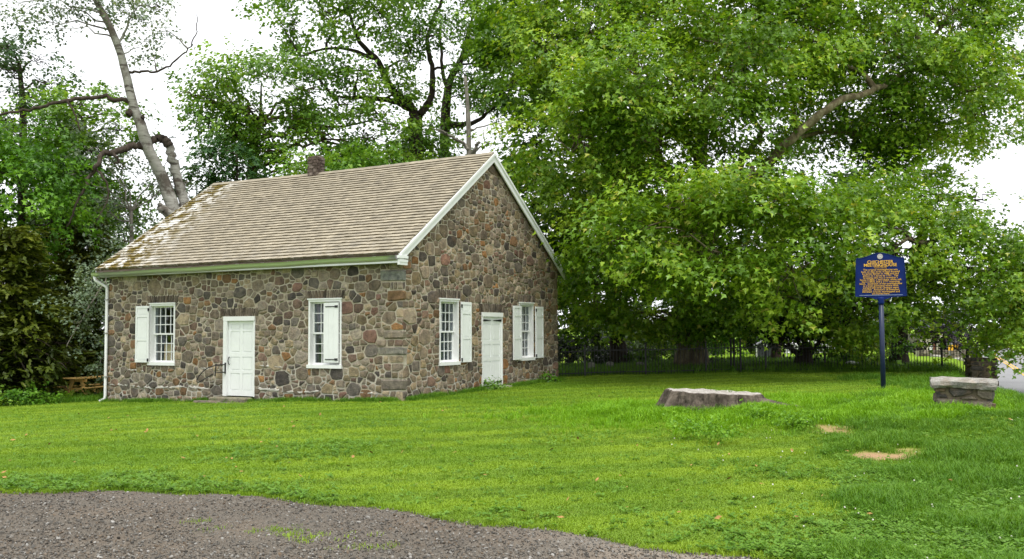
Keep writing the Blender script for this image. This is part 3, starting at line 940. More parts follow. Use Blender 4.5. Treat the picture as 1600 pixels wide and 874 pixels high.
shutter(5.44, 5.94, .86, 2.46, 'g', h=.06, hinge_s=None)
shutter(6.86, 7.36, .88, 2.46, 'g', h=.06, hinge_s=6.86)
def door(s0, s1, z0, z1, face, wf_=.13, panels=((.07, .30), (.34, .52), (.58, .86), (.88, .96)), straps=False, skip_right=False, back=.05):
    put = PUT[face]
    def bx(mb, a, b, c, d, h0, h1):
        p0, p1 = put(a, c, h0), put(b, d, h1)
        mb.box(min(p0[0], p1[0]), max(p0[0], p1[0]), min(p0[1], p1[1]), max(p0[1], p1[1]), c, d)
    fr = MB()
    bx(fr, s0, s0 + wf_, z0, z1 - .12, -.14, .035)
    bx(fr, s1 - (.05 if skip_right else wf_), s1, z0, z1 - .12, -.14, .02)
    bx(fr, s0, s1, z1 - .12, z1, -.14, .04)
    dr = fr.build('door', M['paint'], house)
    a, b, c, d = s0 + wf_ + .004, s1 - (.05 if skip_right else wf_) - .004, z0 + .01, z1 - .124
    lf_ = MB(); bx(lf_, a, b, c, d, -back - .05, -back)
    # stiles and rails stand proud of the sunk panels
    H = d - c; cx = (a + b) / 2; st = .085
    for x0_, x1_ in ((a, a + st), (cx - .05, cx + .05), (b - st, b)): bx(lf_, x0_, x1_, c, d, -back + .0005, -back + .014)
    zs = [0.0] + [v for p in panels for v in p] + [1.0]
    for k in range(0, len(zs), 2):
        for x0_, x1_ in ((a + st, cx - .05), (cx + .05, b - st)):
            bx(lf_, x0_, x1_, c + zs[k] * H, c + zs[k + 1] * H, -back + .0005, -back + .014)
    leaf = lf_.build('door_leaf', M['paint2'], dr)
    for pa, pb in panels:
        for x0_, x1_ in ((a + st, cx - .05), (cx + .05, b - st)):
            q = MB(); bx(q, x0_ + .03, x1_ - .03, c + pa * H + .03, c + pb * H - .03, -back + .0006, -back + .011); q.build('panel', M['paint2'], dr)
    if straps:
        for z in (c + H * .045, d - .10):
            for e0, e1 in ((a, a + (b - a) * .44), (b, b - (b - a) * .44)):
                q = MB(); n = 6
                vs = []
                for i in range(n + 1):
                    s = e0 + (e1 - e0) * i / n; t = .034 * (1 - .8 * i / n)
                    vs += [put(s, z - t, -back + .016), put(s, z + t, -back + .016), put(s, z - t, -back + .03), put(s, z + t, -back + .03)]
                fs = []
                for i in range(n):
                    o_ = 4 * i; fs += [(o_ + 2, o_ + 6, o_ + 7, o_ + 3), (o_ + 1, o_ + 3, o_ + 7, o_ + 5), (o_, o_ + 4, o_ + 6, o_ + 2)]
                q.add(vs, fs); q.build('strap_hinge', M['iron'], dr)
    return dr, put, (a, b, c, d), back
zs_f = float(gh(*(np.array([HX, HY]) + FD * 5.4)))
dr, put, dim, back = door(FO['door'][0], FO['door'][1], zs_f + .17, 2.15, 'f', skip_right=True)
hn = MB()
za = dim[2] + .95
hn.tube([put(dim[0] + .05, za - .10, -back + .02), put(dim[0] + .05, za - .09, .0), put(dim[0] + .05, za, .025), put(dim[0] + .05, za + .09, .0), put(dim[0] + .05, za + .10, -back + .02)], [.014, .012, .012, .012, .014], 6)
hn.build('handle', M['iron'], dr)
ib = MB(); sb = FO['door'][0]
ib.tube([put(sb + .11, za - .35, .05), put(sb + .11, za - .05, .05)], [.022, .022], 6)
for z in (za - .31, za - .10): ib.tube([put(sb + .11, z, .05), put(sb - .12, z - .02, .16)], [.014, .014], 6)
ib.tube([put(sb - .12, za - .08, .16), put(sb - .15, za - .42, .17)], [.016, .016], 6)
ib.tube(smooth_path([put(sb - .13, za - .12, .16), put(sb - .38, za - .22, .28), put(sb - .60, za - .46, .36), put(sb - .62, za - .58, .36), put(sb - .5, za - .55, .34), put(sb - .2, za - .36, .2)], 3), [.015] * 16, 6)
ib.build('iron_bracket', M['iron'], dr)
door(GO['door'][0], GO['door'][1], .16, 2.24, 'g', wf_=.05, panels=((.10, .36), (.42, .60), (.66, .90)), straps=True, back=.02)
# worn stone door step
stp = MB(); stp.box(-6.22, -4.92, -.36, -.035, zs_f - .30, zs_f + .155, (.22, .205, .15), .03, .012)
step1 = stp.build('door_step', M['stone'], house)
stp = MB(); stp.box(-6.55, -5.62, -.62, -.37, zs_f - .30, zs_f + .06, (.17, .15, .12), .03, .015); stp.box(-5.6, -4.85, -.58, -.37, zs_f - .3, zs_f + .05, (.15, .135, .11), .03, .015)
stp.build('door_step', M['stone'], house)
stp = MB(); stp.box(.035, .3, 3.7, 4.95, -.4, .15, (.35, .33, .3), .02, .01); stp.build('door_step', M['stone'], house)

# --- chimney
def make_chimney():
    mb = MB()
    c = P(493, 270, 30); # direction only: find place along the ridge
    best = None
    for k in range(400):
        x = -L + k * L / 400
        wx = HX + x * math.cos(YAW) + RIDGE_Y * math.sin(YAW); wy = HY - x * math.sin(YAW) + RIDGE_Y * math.cos(YAW)
        r = ray(493, 265)
        e = abs(wx / wy - r[0])
        if best is None or e < best[0]: best = (e, x)
    cx = best[1]; cy = RIDGE_Y + .02
    mb.box(cx - .175, cx + .175, cy - .175, cy + .175, RIDGE_Z - .5, RIDGE_Z + .44)
    ch = mb.build('chimney', M['chim2'], house)
    z = RIDGE_Z - .32; course = 0
    while z < RIDGE_Z + .42:
        h = random.uniform(.085, .12)
        off = .0 if course % 2 else .11
        for side in range(4):
            s = -.19
            while s < .18:
                e = min(s + random.uniform(.16, .20) - (off if s == -.19 else 0), .19)
                if e - s > .05:
                    q = MB(); pr = random.uniform(-.01, .03); q.box(s + .008, e - .008, -.19 - pr, -.16, z + .006, z + h - .006, None, .008, .006)
                    me = q.mesh('brick', M['chim'] if random.random() < .55 else M['chim2'])
                    b = link('brick', me, ch, (cx, cy, 0), side * math.pi / 2)
                s = e
        z += h; course += 1
    cp = MB(); cp.box(cx - .19, cx + .19, cy - .19, cy + .19, RIDGE_Z + .42, RIDGE_Z + .54, None, .06, .02); cp.build('chimney_cap', M['chim'], ch)
make_chimney()

# board leaning inside the window nearest the downspout
mb = MB(); mb.box(-.22, .22, -.012, .012, 0, .55)
bx_ = mb.build('wooden_board', M['board'])
q = np.array([HX, HY]) + FD * 8.42 + GD * .215
bx_.location = (q[0], q[1], .84); bx_.rotation_euler = (R(-1.5), 0, -YAW)
tag(bx_, 'tan board standing inside the window beside the downspout', 'board')

# ---------------------------------------------------------------- foliage engine
def noise3(p, s):
    return np.array([mnoise.noise(Vector((float(a[0]) * s, float(a[1]) * s, float(a[2]) * s))) for a in p])
LEAF6 = (np.array([[0, 0, 0], [-.50, .38, .16], [-.17, .52, .04], [0, 1.0, -.12], [.17, .52, .04], [.50, .38, .16]]), np.array([[0, 2, 1], [0, 3, 2], [0, 4, 3], [0, 5, 4]]))
LEAF4 = (np.array([[0, 0, 0], [-.36, .48, .12], [0, 1.0, -.12], [.36, .48, .12]]), np.array([[0, 2, 1], [0, 3, 2]]))
SPRAY = (np.array([[0, 0, 0], [-.24, .38, .02], [-.07, .5, 0], [-.15, .8, -.05], [0, 1.05, -.16], [.15, .8, -.05], [.07, .5, 0], [.24, .38, .02]]), np.array([[0, 2, 1], [0, 4, 3], [0, 5, 4], [0, 7, 6]]))
def unit(a):
    return a / np.maximum(np.linalg.norm(a, axis=-1, keepdims=True), 1e-9)
DENS = 3.3
def foliage_mesh(name, mat, blobs, leaf=LEAF4, size=.16, dens=2.2, per_twig=16, twig=.55, up=.75, outw=.5, droop=.25, shell=.45, gap=.0, gap_scale=.6, rng=None, light_top=.0, squash=1.0, clump=.42):
    rng = rng or RNG
    Pp, Nn, Dd, Lv = [], [], [], []
    for (c, r) in blobs:
        c = np.array(c, float); kd = r[3] if len(r) > 3 else 1.0; r = np.array(r[:3], float)
        area = math.pi * (r[0] * r[2] + r[1] * r[2] + r[0] * r[1]) / 1.5
        nt = max(3, int(kd * DENS * dens * area / (size * size) / per_twig / 1.1))
        d = unit(rng.normal(size=(nt, 3)))
        rad = (shell + (1 - shell) * rng.random(nt) ** .6)
        # lumpy outline
        ph = rng.uniform(0, 6, 3)
        lump = 1 + .22 * np.sin(d[:, 0] * 4 + ph[0]) * np.cos(d[:, 2] * 4 + ph[1]) + .15 * np.sin(d[:, 1] * 7 + d[:, 0] * 5 + ph[2])
        tp = c + d * r * (rad * lump)[:, None]
        if clump and nt > 24:           # leaves gather in sprays with gaps between them
            nc = max(4, int(nt / 13)); pick = rng.integers(0, nc, nt)
            tp = tp[:nc][pick] + rng.normal(0, clump, (nt, 3)) * np.array([1.15, 1.15, .55])
            d = unit(d[:nc][pick] + rng.normal(0, .45, (nt, 3))); rad = rad[:nc][pick]
        if gap:
            keep = noise3(tp, gap_scale) > gap * 2 - 1 if gap > .5 else noise3(tp, gap_scale) > -(.5 - gap) * 1.2
            tp, d, rad = tp[keep], d[keep], rad[keep]
        nt = len(tp)
        if not nt: continue
        tdir = unit(d * np.array([1, 1, .35]) + rng.normal(0, .55, (nt, 3)) + np.array([0, 0, .15 - droop]))
        tone = rng.normal(0, .19, nt) + noise3(tp, .45) * .6
        k = per_twig
        t = rng.random((nt, k))
        pos = tp[:, None] + tdir[:, None] * (t * twig)[..., None] + rng.normal(0, twig * .22, (nt, k, 3)) * np.array([1, 1, .55 * squash])
        pos[..., 2] -= droop * twig * t ** 2
        nrm = unit(np.array([0, 0, up]) + d[:, None] * outw + rng.normal(0, .38, (nt, k, 3)))
        dr_ = unit(tdir[:, None] + rng.normal(0, .65, (nt, k, 3)) + np.array([0, 0, -droop]))
        dr_ = unit(dr_ - nrm * (dr_ * nrm).sum(-1, keepdims=True))
        lv = .5 + tone[:, None] + rng.normal(0, .13, (nt, k)) + light_top * (t - .5)
        Pp.append(pos.reshape(-1, 3)); Nn.append(nrm.reshape(-1, 3)); Dd.append(dr_.reshape(-1, 3)); Lv.append(lv.ravel())
    pos, nrm, dr_, lv = np.concatenate(Pp), np.concatenate(Nn), np.concatenate(Dd), np.clip(np.concatenate(Lv), 0, 1)
    n = len(pos)
    sd_ = np.cross(dr_, nrm)
    sz = size * rng.uniform(.65, 1.3, n)
    T_, F_ = leaf
    V = (pos[:, None] + (sd_[:, None] * T_[None, :, 0:1] + dr_[:, None] * T_[None, :, 1:2] + nrm[:, None] * T_[None, :, 2:3]) * sz[:, None, None])
    m = len(T_)
    Fc = (F_[None] + (np.arange(n) * m)[:, None, None]).reshape(-1, 3)
    me = bpy.data.meshes.new(name)
    fill_mesh(me, V.reshape(-1, 3), Fc)
    at = me.attributes.new('lv', 'FLOAT', 'POINT'); at.data.foreach_set('value', np.repeat(lv, m).astype(np.float32))
    at = me.attributes.new('lr', 'FLOAT', 'POINT'); at.data.foreach_set('value', np.repeat(rng.random(n), m).astype(np.float32))
    me.materials.append(mat)
    return me
def B(px, py, D, rx, ry, rd, k=1.0):
    """a bough: centre given by a direction and a distance, radii in metres worked out from their angular size"""
    s = D / F_PX
    return (P(px, py, D), (rx * s, rd, ry * s, k))
def wobble(a, b, n, amp, rng):
    a, b = np.array(a, float), np.array(b, float)
    ln = np.linalg.norm(b - a)
    pts = [a]
    for i in range(1, n):
        t = i / n
        pts.append(a + (b - a) * t + rng.normal(0, amp * ln, 3) * math.sin(math.pi * t) + np.array([0, 0, .06 * ln * math.sin(math.pi * t)]))
    return pts + [b]
LEAFCOUNT = [0]
def tree(name, label, base, trunk_pts, trunk_r, blobs, bark, leafmat, limb_r=.10, limbs=(), group=None, twigs=7, flare=1.5, cat='tree', seed=1, stub_limbs=True, limb_mat=None, **kw):
    rng = np.random.default_rng(seed)
    root = empty(name, base); tag(root, label, cat, group)
    inv = np.array(base)
    tp = smooth_path([np.array(base) - np.array([0, 0, .25])] + [np.array(p) for p in trunk_pts], 5)
    n = len(tp)
    rr = [trunk_r[0] + (trunk_r[1] - trunk_r[0]) * (i / (n - 1)) for i in range(n)]
    for i, p in enumerate(tp):
        hgt = p[2] - base[2]
        rr[i] *= 1 + (flare - 1) * math.exp(-max(hgt, 0) / (.9 * trunk_r[0] * 2 + .1))
    tr = MB(); tr.tube([p - inv for p in tp], rr, 14, True, .22, seed=seed)
    tr.build('trunk', bark, root, True)
    LK = 0
    for (pts, r0, r1) in limbs:
        q = smooth_path(pts, 6); m = len(q)
        q = [p + (rng.normal(0, min(.22 * r0, .02) + .008, 3) if 0 < i < m - 1 else 0) for i, p in enumerate(q)]
        lb = MB(); lb.tube([p - inv for p in q], [r0 + (r1 - r0) * i / (m - 1) for i in range(m)], 10, True, .18, seed=seed + 3)
        lb.build('limb', limb_mat[LK] if limb_mat and LK in limb_mat else bark, root, True); LK += 1
    br = MB()
    tpa = np.array(tp)
    for (c, r) in blobs:
        c = np.array(c); r = np.array(r[:3])
        if stub_limbs:
            cand = tpa[int(n * .35):]
            src = list(cand)
            for (pts, r0, r1) in limbs: src += list(smooth_path(pts, 3))[1:]
            src = np.array(src)
            cost = np.linalg.norm(src - c, axis=1) + np.maximum(0, src[:, 2] - c[2]) * 1.2
            s = src[int(np.argmin(cost))]
            q = wobble(s, c + rng.normal(0, .15, 3) * r, 5, .05, rng)
            br.tube([p - inv for p in q], [limb_r, limb_r * .85, limb_r * .7, limb_r * .55, limb_r * .42, limb_r * .3], 6, False)
        for k in range(twigs):
            d = unit(rng.normal(size=3)); e = c + d * r * rng.uniform(.6, 1.0)
            s0 = c + rng.normal(0, .1, 3) * r
            q = wobble(s0, e, 4, .07, rng)
            t0 = limb_r * .33
            br.tube([p - inv for p in q], [t0, t0 * .8, t0 * .6, t0 * .4, t0 * .2], 4, False)
    if br.v: br.build('branches', bark, root, True)
    me = foliage_mesh('crown', leafmat, [(np.array(c) - inv, r) for c, r in blobs], rng=rng, **kw)
    LEAFCOUNT[0] += len(me.polygons)
    link('crown', me, root)
    return root
def gpt(px, D):
    r = ray(px, 560); x = r[0] * D
    return np.array([x, D, gz(x, D)])

LM = dict(
    plane=mat_leaf('plane_leaf', (.065, .145, .008), (.15, .295, .015), (.35, .50, .042), .36, .4, yel=(.40, .42, .07)),
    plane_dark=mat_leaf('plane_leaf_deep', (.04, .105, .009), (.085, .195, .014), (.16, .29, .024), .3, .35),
    oak=mat_leaf('oak_leaf', (.045, .11, .011), (.11, .235, .02), (.25, .41, .042), .34, .35),
    maple=mat_leaf('maple_leaf', (.04, .115, .010), (.095, .24, .017), (.20, .40, .035), .36, .3),
    lime=mat_leaf('young_leaf', (.06, .15, .014), (.125, .27, .028), (.27, .43, .06), .36, .3),
    weed=mat_leaf('weed_leaf', (.07, .17, .01), (.14, .31, .014), (.25, .45, .03), .4, .25),
    fir=mat_leaf('hemlock_spray', (.028, .048, .006), (.075, .105, .011), (.165, .19, .022), .25, .2),
    silver=mat_leaf('poplar_leaf', (.06, .09, .05), (.12, .18, .10), (.26, .33, .22), .3, .3),
    dark=mat_leaf('dark_leaf', (.010, .022, .006), (.02, .04, .009), (.04, .07, .014), .25, .25),
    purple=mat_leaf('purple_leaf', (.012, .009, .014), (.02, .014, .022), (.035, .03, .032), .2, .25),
    far=mat_leaf('far_leaf', (.035, .075, .03), (.06, .12, .04), (.10, .17, .055), .3, .2),
)
# ---- big plane tree in the graveyard
A0 = gpt(1080, 37)
A_blobs = [B(*a[:2], a[2] - (1.4 if a[2] < 31 and a[1] > 250 else 0), *a[3:], .5 if 225 <= a[1] <= 240 and a[0] < 1300 else (.85 if a[0] > 1280 else .95) if a[1] < 245 and a[2] > 31.6 else 1.0) for a in (
    (1075, 325, 29, 120, 58, 2.6), (985, 375, 29.5, 105, 62, 2.6), (1185, 330, 28.5, 105, 60, 2.6), (1120, 400, 28.6, 110, 52, 2.4), (1240, 410, 28.5, 90, 65, 2.4),
    (1290, 330, 30, 100, 62, 2.8), (1030, 440, 33, 100, 50, 2.0), (935, 445, 33.5, 80, 60, 2.2), (1140, 475, 33, 85, 34, 1.8), (1050, 500, 34.5, 70, 22, 1.4), (960, 495, 35, 70, 28, 1.6), (1225, 460, 32.4, 60, 32, 1.8),
    (900, 215, 31, 95, 88, 3.2), (955, 280, 32, 85, 60, 3), (1000, 130, 31, 105, 80, 3.4), (960, 170, 29.5, 80, 50, 2.2), (1110, 170, 31, 110, 62, 3), (1150, 80, 31.5, 120, 80, 3.4), (1270, 60, 32, 110, 80, 3.4), (1240, 130, 33, 90, 50, 2.4),
    (1030, 235, 32, 90, 42, 2.6), (1150, 235, 33, 80, 38, 2.4), (1390, 70, 33, 100, 80, 3.2), (1480, 140, 34, 95, 70, 3), (1385, 170, 34, 90, 42, 2.4), (1470, 215, 34.5, 95, 32, 2.2), (1540, 185, 35, 48, 55, 2.2), (1400, 225, 35, 70, 24, 1.6), (1320, 190, 35.6, 70, 26, 2),
    (1275, 200, 36, 60, 18, 1.6), (1410, 262, 36, 60, 16, 1.2), (860, 70, 36, 85, 70, 3.2), (940, 30, 35, 100, 70, 3.2), (1060, 20, 34, 110, 60, 3.4), (1200, -20, 33, 120, 50, 3.4), (1340, -20, 34, 110, 55, 3.2), (1480, 30, 35, 95, 60, 3), (1560, 90, 35.5, 50, 60, 2.4), (1530, 5, 36, 60, 40, 2.4),
    (1100, -110, 35, 200, 70, 4), (1350, -110, 35, 200, 70, 4), (900, -90, 37, 150, 70, 4))]
A_limb = [P(1085, 455, 36.5), P(1125, 350, 34), P(1205, 250, 31), P(1262, 195, 30.4), P(1310, 160, 30.2), P(1368, 140, 31.2), P(1420, 108, 33.5), P(1455, 60, 35), P(1505, 0, 36)]
A_limb2 = [P(1083, 440, 36.5), P(1060, 330, 36), P(1020, 220, 34.5), P(985, 70, 34), P(955, -10, 34)]
A_limb3 = [P(1085, 440, 36.8), P(1110, 320, 35), P(1075, 225, 33), P(1020, 205, 31.5), P(990, 230, 31)]
A_limb4 = [P(1215, 238, 33.3), P(1260, 212, 34), P(1320, 208, 34.5), P(1375, 228, 35)]
A_limb5 = [P(1130, 345, 35.2), P(1160, 250, 34), P(1190, 205, 33), P(1140, 160, 31.5)]
tree('plane_tree', 'huge bright green plane tree spreading over the iron fence, thick trunk beside the gate', A0,
     [A0 + np.array([0, 0, .8]), P(1078, 500, 37), P(1083, 430, 36.8), P(1090, 300, 36.5), P(1100, 150, 36.3)], (.60, .22), A_blobs, M['plane_bark'], LM['plane'], limb_r=.11,
     limbs=[(A_limb, .19, .05), (A_limb2, .26, .08), (A_limb3, .2, .06), (A_limb4, .09, .04), (A_limb5, .18, .06)], seed=11, leaf=LEAF6, size=.175, dens=2.35, per_twig=16, twig=.75, shell=.35, droop=.3, gap=.33, gap_scale=.6, flare=1.35)
# ---- plane tree over the road
C0 = gpt(1405, 37)
C_blobs = [B(*a) for a in (
    (1395, 400, 30, 75, 62, 2.4), (1480, 360, 31, 80, 52, 2.6), (1440, 308, 33, 70, 34, 2.2), (1520, 310, 33, 30, 30, 1.4), (1555, 420, 30.5, 70, 60, 2.4), (1470, 445, 31.5, 80, 44, 2.2), (1600, 395, 31, 60, 36, 2), (1375, 480, 31.5, 60, 42, 2.2),
    (1335, 420, 32, 60, 60, 2.4), (1610, 470, 30.5, 70, 55, 2.4), (1560, 490, 31, 52, 38, 1.8), (1590, 530, 30.5, 50, 24, 1.6), (1320, 500, 33, 45, 40, 2), (1350, 330, 32.5, 60, 46, 2.4), (1680, 420, 31, 60, 60, 2.4), (1300, 520, 34, 40, 26, 1.6))]
tree('plane_tree', 'lower plane tree with boughs hanging behind the blue sign and over the road', C0,
     [C0 + np.array([0, 0, .8]), P(1412, 480, 36.8), P(1435, 400, 36), P(1450, 320, 35)], (.32, .16), C_blobs, M['dark_bark'], LM['plane'], limb_r=.09,
     limb_mat={0: M['plane_bark']}, limbs=[([P(1440, 430, 36.5), P(1475, 415, 34), P(1455, 388, 32), P(1425, 376, 31), P(1400, 382, 30.4)], .15, .04), ([P(1440, 440, 36.5), P(1500, 420, 35), P(1560, 430, 33), P(1600, 450, 32)], .14, .05)], seed=12, leaf=LEAF6, size=.165, dens=1.9, per_twig=16, twig=.7, shell=.35, droop=.35, gap=.34)
# ---- second, darker trunk close to the gable
B0 = gpt(966, 41)
B_blobs = [B(*a) for a in ((835, 330, 37, 60, 75, 3), (880, 420, 38, 80, 80, 3), (845, 230, 38.5, 58, 80, 3), (800, 130, 40, 60, 75, 3), (880, 130, 40, 80, 70, 3), (905, 490, 38.5, 55, 30, 2), (900, 330, 38, 70, 80, 3), (965, 380, 41, 90, 90, 3), (1040, 400, 42, 90, 80, 3), (1000, 250, 42, 120, 90, 3), (1130, 330, 42, 120, 90, 3), (830, 20, 41, 90, 70, 3))]
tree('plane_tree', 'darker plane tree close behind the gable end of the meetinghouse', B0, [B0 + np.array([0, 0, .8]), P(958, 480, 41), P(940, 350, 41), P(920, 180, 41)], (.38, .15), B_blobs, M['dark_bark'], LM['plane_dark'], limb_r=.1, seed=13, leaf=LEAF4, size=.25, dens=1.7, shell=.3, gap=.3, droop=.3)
# ---- dark many-stemmed tree behind the fence
E0 = gpt(1256, 36)
E_l = []
for (mx, my, ex, ey, d) in ((1228, 535, 1165, 490, 35), (1240, 520, 1205, 455, 36), (1258, 500, 1262, 430, 36.5), (1275, 520, 1310, 470, 36), (1282, 535, 1335, 510, 35), (1235, 545, 1190, 520, 34.5), (1268, 500, 1290, 430, 37)):
    E_l.append(([P(1255, 562, 36), P(mx, my, (36 + d) / 2), P(ex, ey, d)], .10, .035))
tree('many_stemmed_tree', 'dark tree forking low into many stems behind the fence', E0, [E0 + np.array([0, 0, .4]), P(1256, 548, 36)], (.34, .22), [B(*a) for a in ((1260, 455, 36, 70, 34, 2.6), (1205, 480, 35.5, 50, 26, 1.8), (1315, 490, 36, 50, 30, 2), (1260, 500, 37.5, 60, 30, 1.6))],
     M['dark_bark'], LM['dark'], limbs=E_l, limb_r=.05, seed=14, size=.14, dens=2.6, stub_limbs=False, flare=1.3)
# ---- slim reddish trunk past the shed
S0 = gpt(1213, 44)
tree('plane_tree', 'slim tree with reddish brown trunk standing between the shed and the white parasol', S0, [S0 + np.array([0, 0, 1]), P(1212, 540, 44), P(1215, 480, 44), P(1220, 420, 44)], (.21, .10), [B(*a) for a in ((1190, 480, 44, 60, 40, 2), (1235, 440, 44, 70, 50, 2), (1150, 500, 45, 55, 35, 2), (1130, 530, 46, 40, 22, 1.4))], M['red_bark'], LM['maple'], seed=15, size=.2, dens=1.5, limb_r=.06)

# ---- oak behind the roof
O0 = gpt(655, 46)
O_limbs = [([P(650, 190, 46), P(640, 165, 46), P(612, 140, 45.5), P(590, 95, 45), P(562, 65, 44.5), P(545, 20, 44)], .26, .07), ([P(642, 170, 46), P(615, 158, 45), P(570, 153, 44), P(520, 150, 43.5)], .19, .05),
           ([P(655, 180, 46), P(672, 155, 46.5), P(676, 110, 47), P(668, 60, 47), P(690, 0, 47)], .2, .07), ([P(588, 92, 45), P(530, 75, 44), P(470, 88, 43)], .1, .04)]
O_blobs = [B(*a) for a in ((450, 45, 43, 42, 38, 2.2), (520, 30, 43, 60, 45, 2.6), (600, 30, 44, 70, 45, 3), (560, 110, 43.5, 70, 26, 2.2), (480, 115, 42.5, 55, 22, 2), (640, 90, 45, 50, 45, 2.6), (690, 50, 46, 60, 45, 3), (560, -40, 44, 120, 45, 3), (700, -40, 46, 120, 45, 3), (620, 140, 44, 40, 14, 1.6), (720, 110, 47, 40, 40, 2.4), (450, -20, 43, 50, 40, 2.4), (530, 165, 43, 40, 12, 1.4), (590, 180, 43.5, 50, 16, 1.5))]
tree('oak_tree', 'tall dark limbed oak behind the roof, forking above the middle of the ridge', O0, [O0 + np.array([0, 0, 1]), P(652, 420, 46), P(650, 300, 46), P(648, 185, 46)], (.5, .34), O_blobs, M['dark_bark'], LM['oak'], limbs=O_limbs, limb_r=.08, seed=21, leaf=LEAF4, size=.19, dens=1.25, per_twig=14, twig=.8, shell=.3, gap=.42, gap_scale=.5)
O1 = gpt(694, 49)
tree('oak_tree', 'second dark limbed oak beside the dead pale trunk, near the roof peak', O1, [O1 + np.array([0, 0, 1]), P(696, 400, 49), P(694, 250, 49), P(700, 140, 49), P(722, 90, 49), P(735, 40, 49)], (.42, .10), [B(*a) for a in ((760, 40, 48, 60, 45, 2.8), (800, 130, 47, 50, 34, 2.4), (750, 175, 47, 50, 14, 1.6), (770, 100, 48, 45, 26, 2), (720, 150, 48, 40, 18, 1.8), (680, 220, 47, 55, 16, 2), (640, 235, 47, 50, 18, 2), (800, 60, 48, 50, 40, 2.4), (770, -30, 48, 80, 40, 3))],
     M['dark_bark'], LM['oak'], limbs=[([P(692, 196, 49), P(715, 196, 48), P(745, 190, 47.5), P(775, 165, 47)], .2, .06), ([P(700, 145, 49), P(690, 95, 49), P(688, 40, 49)], .12, .05)], limb_r=.07, seed=22, size=.19, dens=1.2, per_twig=14, twig=.8, shell=.3, gap=.42, gap_scale=.5)
# ---- broad tree over the left half of the roof
M0 = gpt(392, 42)
M_blobs = [B(*a) for a in ((345, 125, 41, 48, 26, 2), (410, 120, 41, 60, 30, 2.4), (380, 170, 40.5, 60, 30, 2.4), (330, 165, 40.5, 40, 22, 1.8), (450, 185, 41, 60, 34, 2.4), (510, 215, 42, 60, 34, 2.4), (430, 235, 41, 60, 30, 2.2), (370, 215, 41, 50, 26, 2), (570, 220, 43, 60, 30, 2.4), (620, 200, 44, 50, 24, 2), (300, 150, 40, 18, 12, 1.2), (480, 140, 42, 50, 26, 2), (560, 255, 42, 60, 20, 1.6), (470, 265, 41, 50, 18, 1.6), (640, 255, 44, 55, 18, 2))]
tree('oak_tree', 'broad leafy oak over the chimney, its crown reaching left of the ridge', M0, [M0 + np.array([0, 0, 1]), P(393, 330, 42), P(396, 240, 42), P(405, 190, 42)], (.36, .16), M_blobs, M['red_bark'], LM['oak'], limb_r=.09, seed=23, size=.19, dens=1.6, per_twig=14, twig=.75, shell=.3, gap=.37)
tree('young_tree', 'small yellow green tree peeking over the ridge beside the chimney', gpt(545, 37), [gpt(545, 37) + np.array([0, 0, 3]), P(545, 290, 37)], (.12, .06), [B(*a) for a in ((470, 262, 37, 22, 16, 1), (530, 252, 37, 26, 18, 1.2), (575, 252, 37, 30, 18, 1.2), (610, 250, 37.5, 26, 14, 1), (540, 285, 37, 80, 26, 1.6))], M['dark_bark'], LM['lime'], limb_r=.04, seed=24, size=.17, dens=1.9, per_twig=12, twig=.5)
tree('fir_tree', 'small blue green fir left of the ridge, behind the roof', gpt(372, 38), [gpt(372, 38) + np.array([0, 0, 3]), P(370, 240, 38)], (.14, .04), [B(*a) for a in ((370, 262, 38, 34, 10, 1.2), (372, 280, 38, 46, 12, 1.4), (330, 245, 38, 22, 26, 1.2), (322, 275, 38, 30, 24, 1.3), (372, 310, 38, 70, 26, 1.8))], M['dark_bark'], mat_leaf('fir_spray', (.02, .06, .018), (.045, .115, .03), (.09, .19, .05), .2, .2), limb_r=.04, seed=25, leaf=SPRAY, size=.28, dens=2.4, per_twig=10, twig=.6, up=1.0)
# ---- pale dead snag behind the peak
D0 = gpt(735, 44)
tree('dead_tree', 'pale leafless dead trunk behind the roof peak', D0, [D0 + np.array([0, 0, 2]), P(734, 330, 44), P(733, 240, 44), P(731, 170, 44), P(727, 120, 44)], (.2, .07), [B(760, 150, 46, 16, 12, .8)], M['grey_bark'], LM['oak'],
     limbs=[([P(733, 235, 44), P(715, 218, 43.6), P(685, 205, 43)], .10, .04), ([P(735, 250, 44), P(742, 232, 43.6), P(750, 222, 43.4)], .10, .07), ([P(735, 250, 44), P(748, 232, 43.4), P(764, 226, 43), P(757, 220, 43), P(754, 205, 43)], .05, .015), ([P(734, 205, 44), P(745, 200, 44.5), P(790, 190, 45)], .06, .02), ([P(700, 212, 43.4), P(690, 205, 43), P(675, 200, 43)], .06, .02), ([P(763, 232, 43), P(772, 225, 43), P(785, 212, 43)], .015, .006)], limb_r=.02, twigs=2, seed=26, size=.15, dens=.4, flare=1.1)
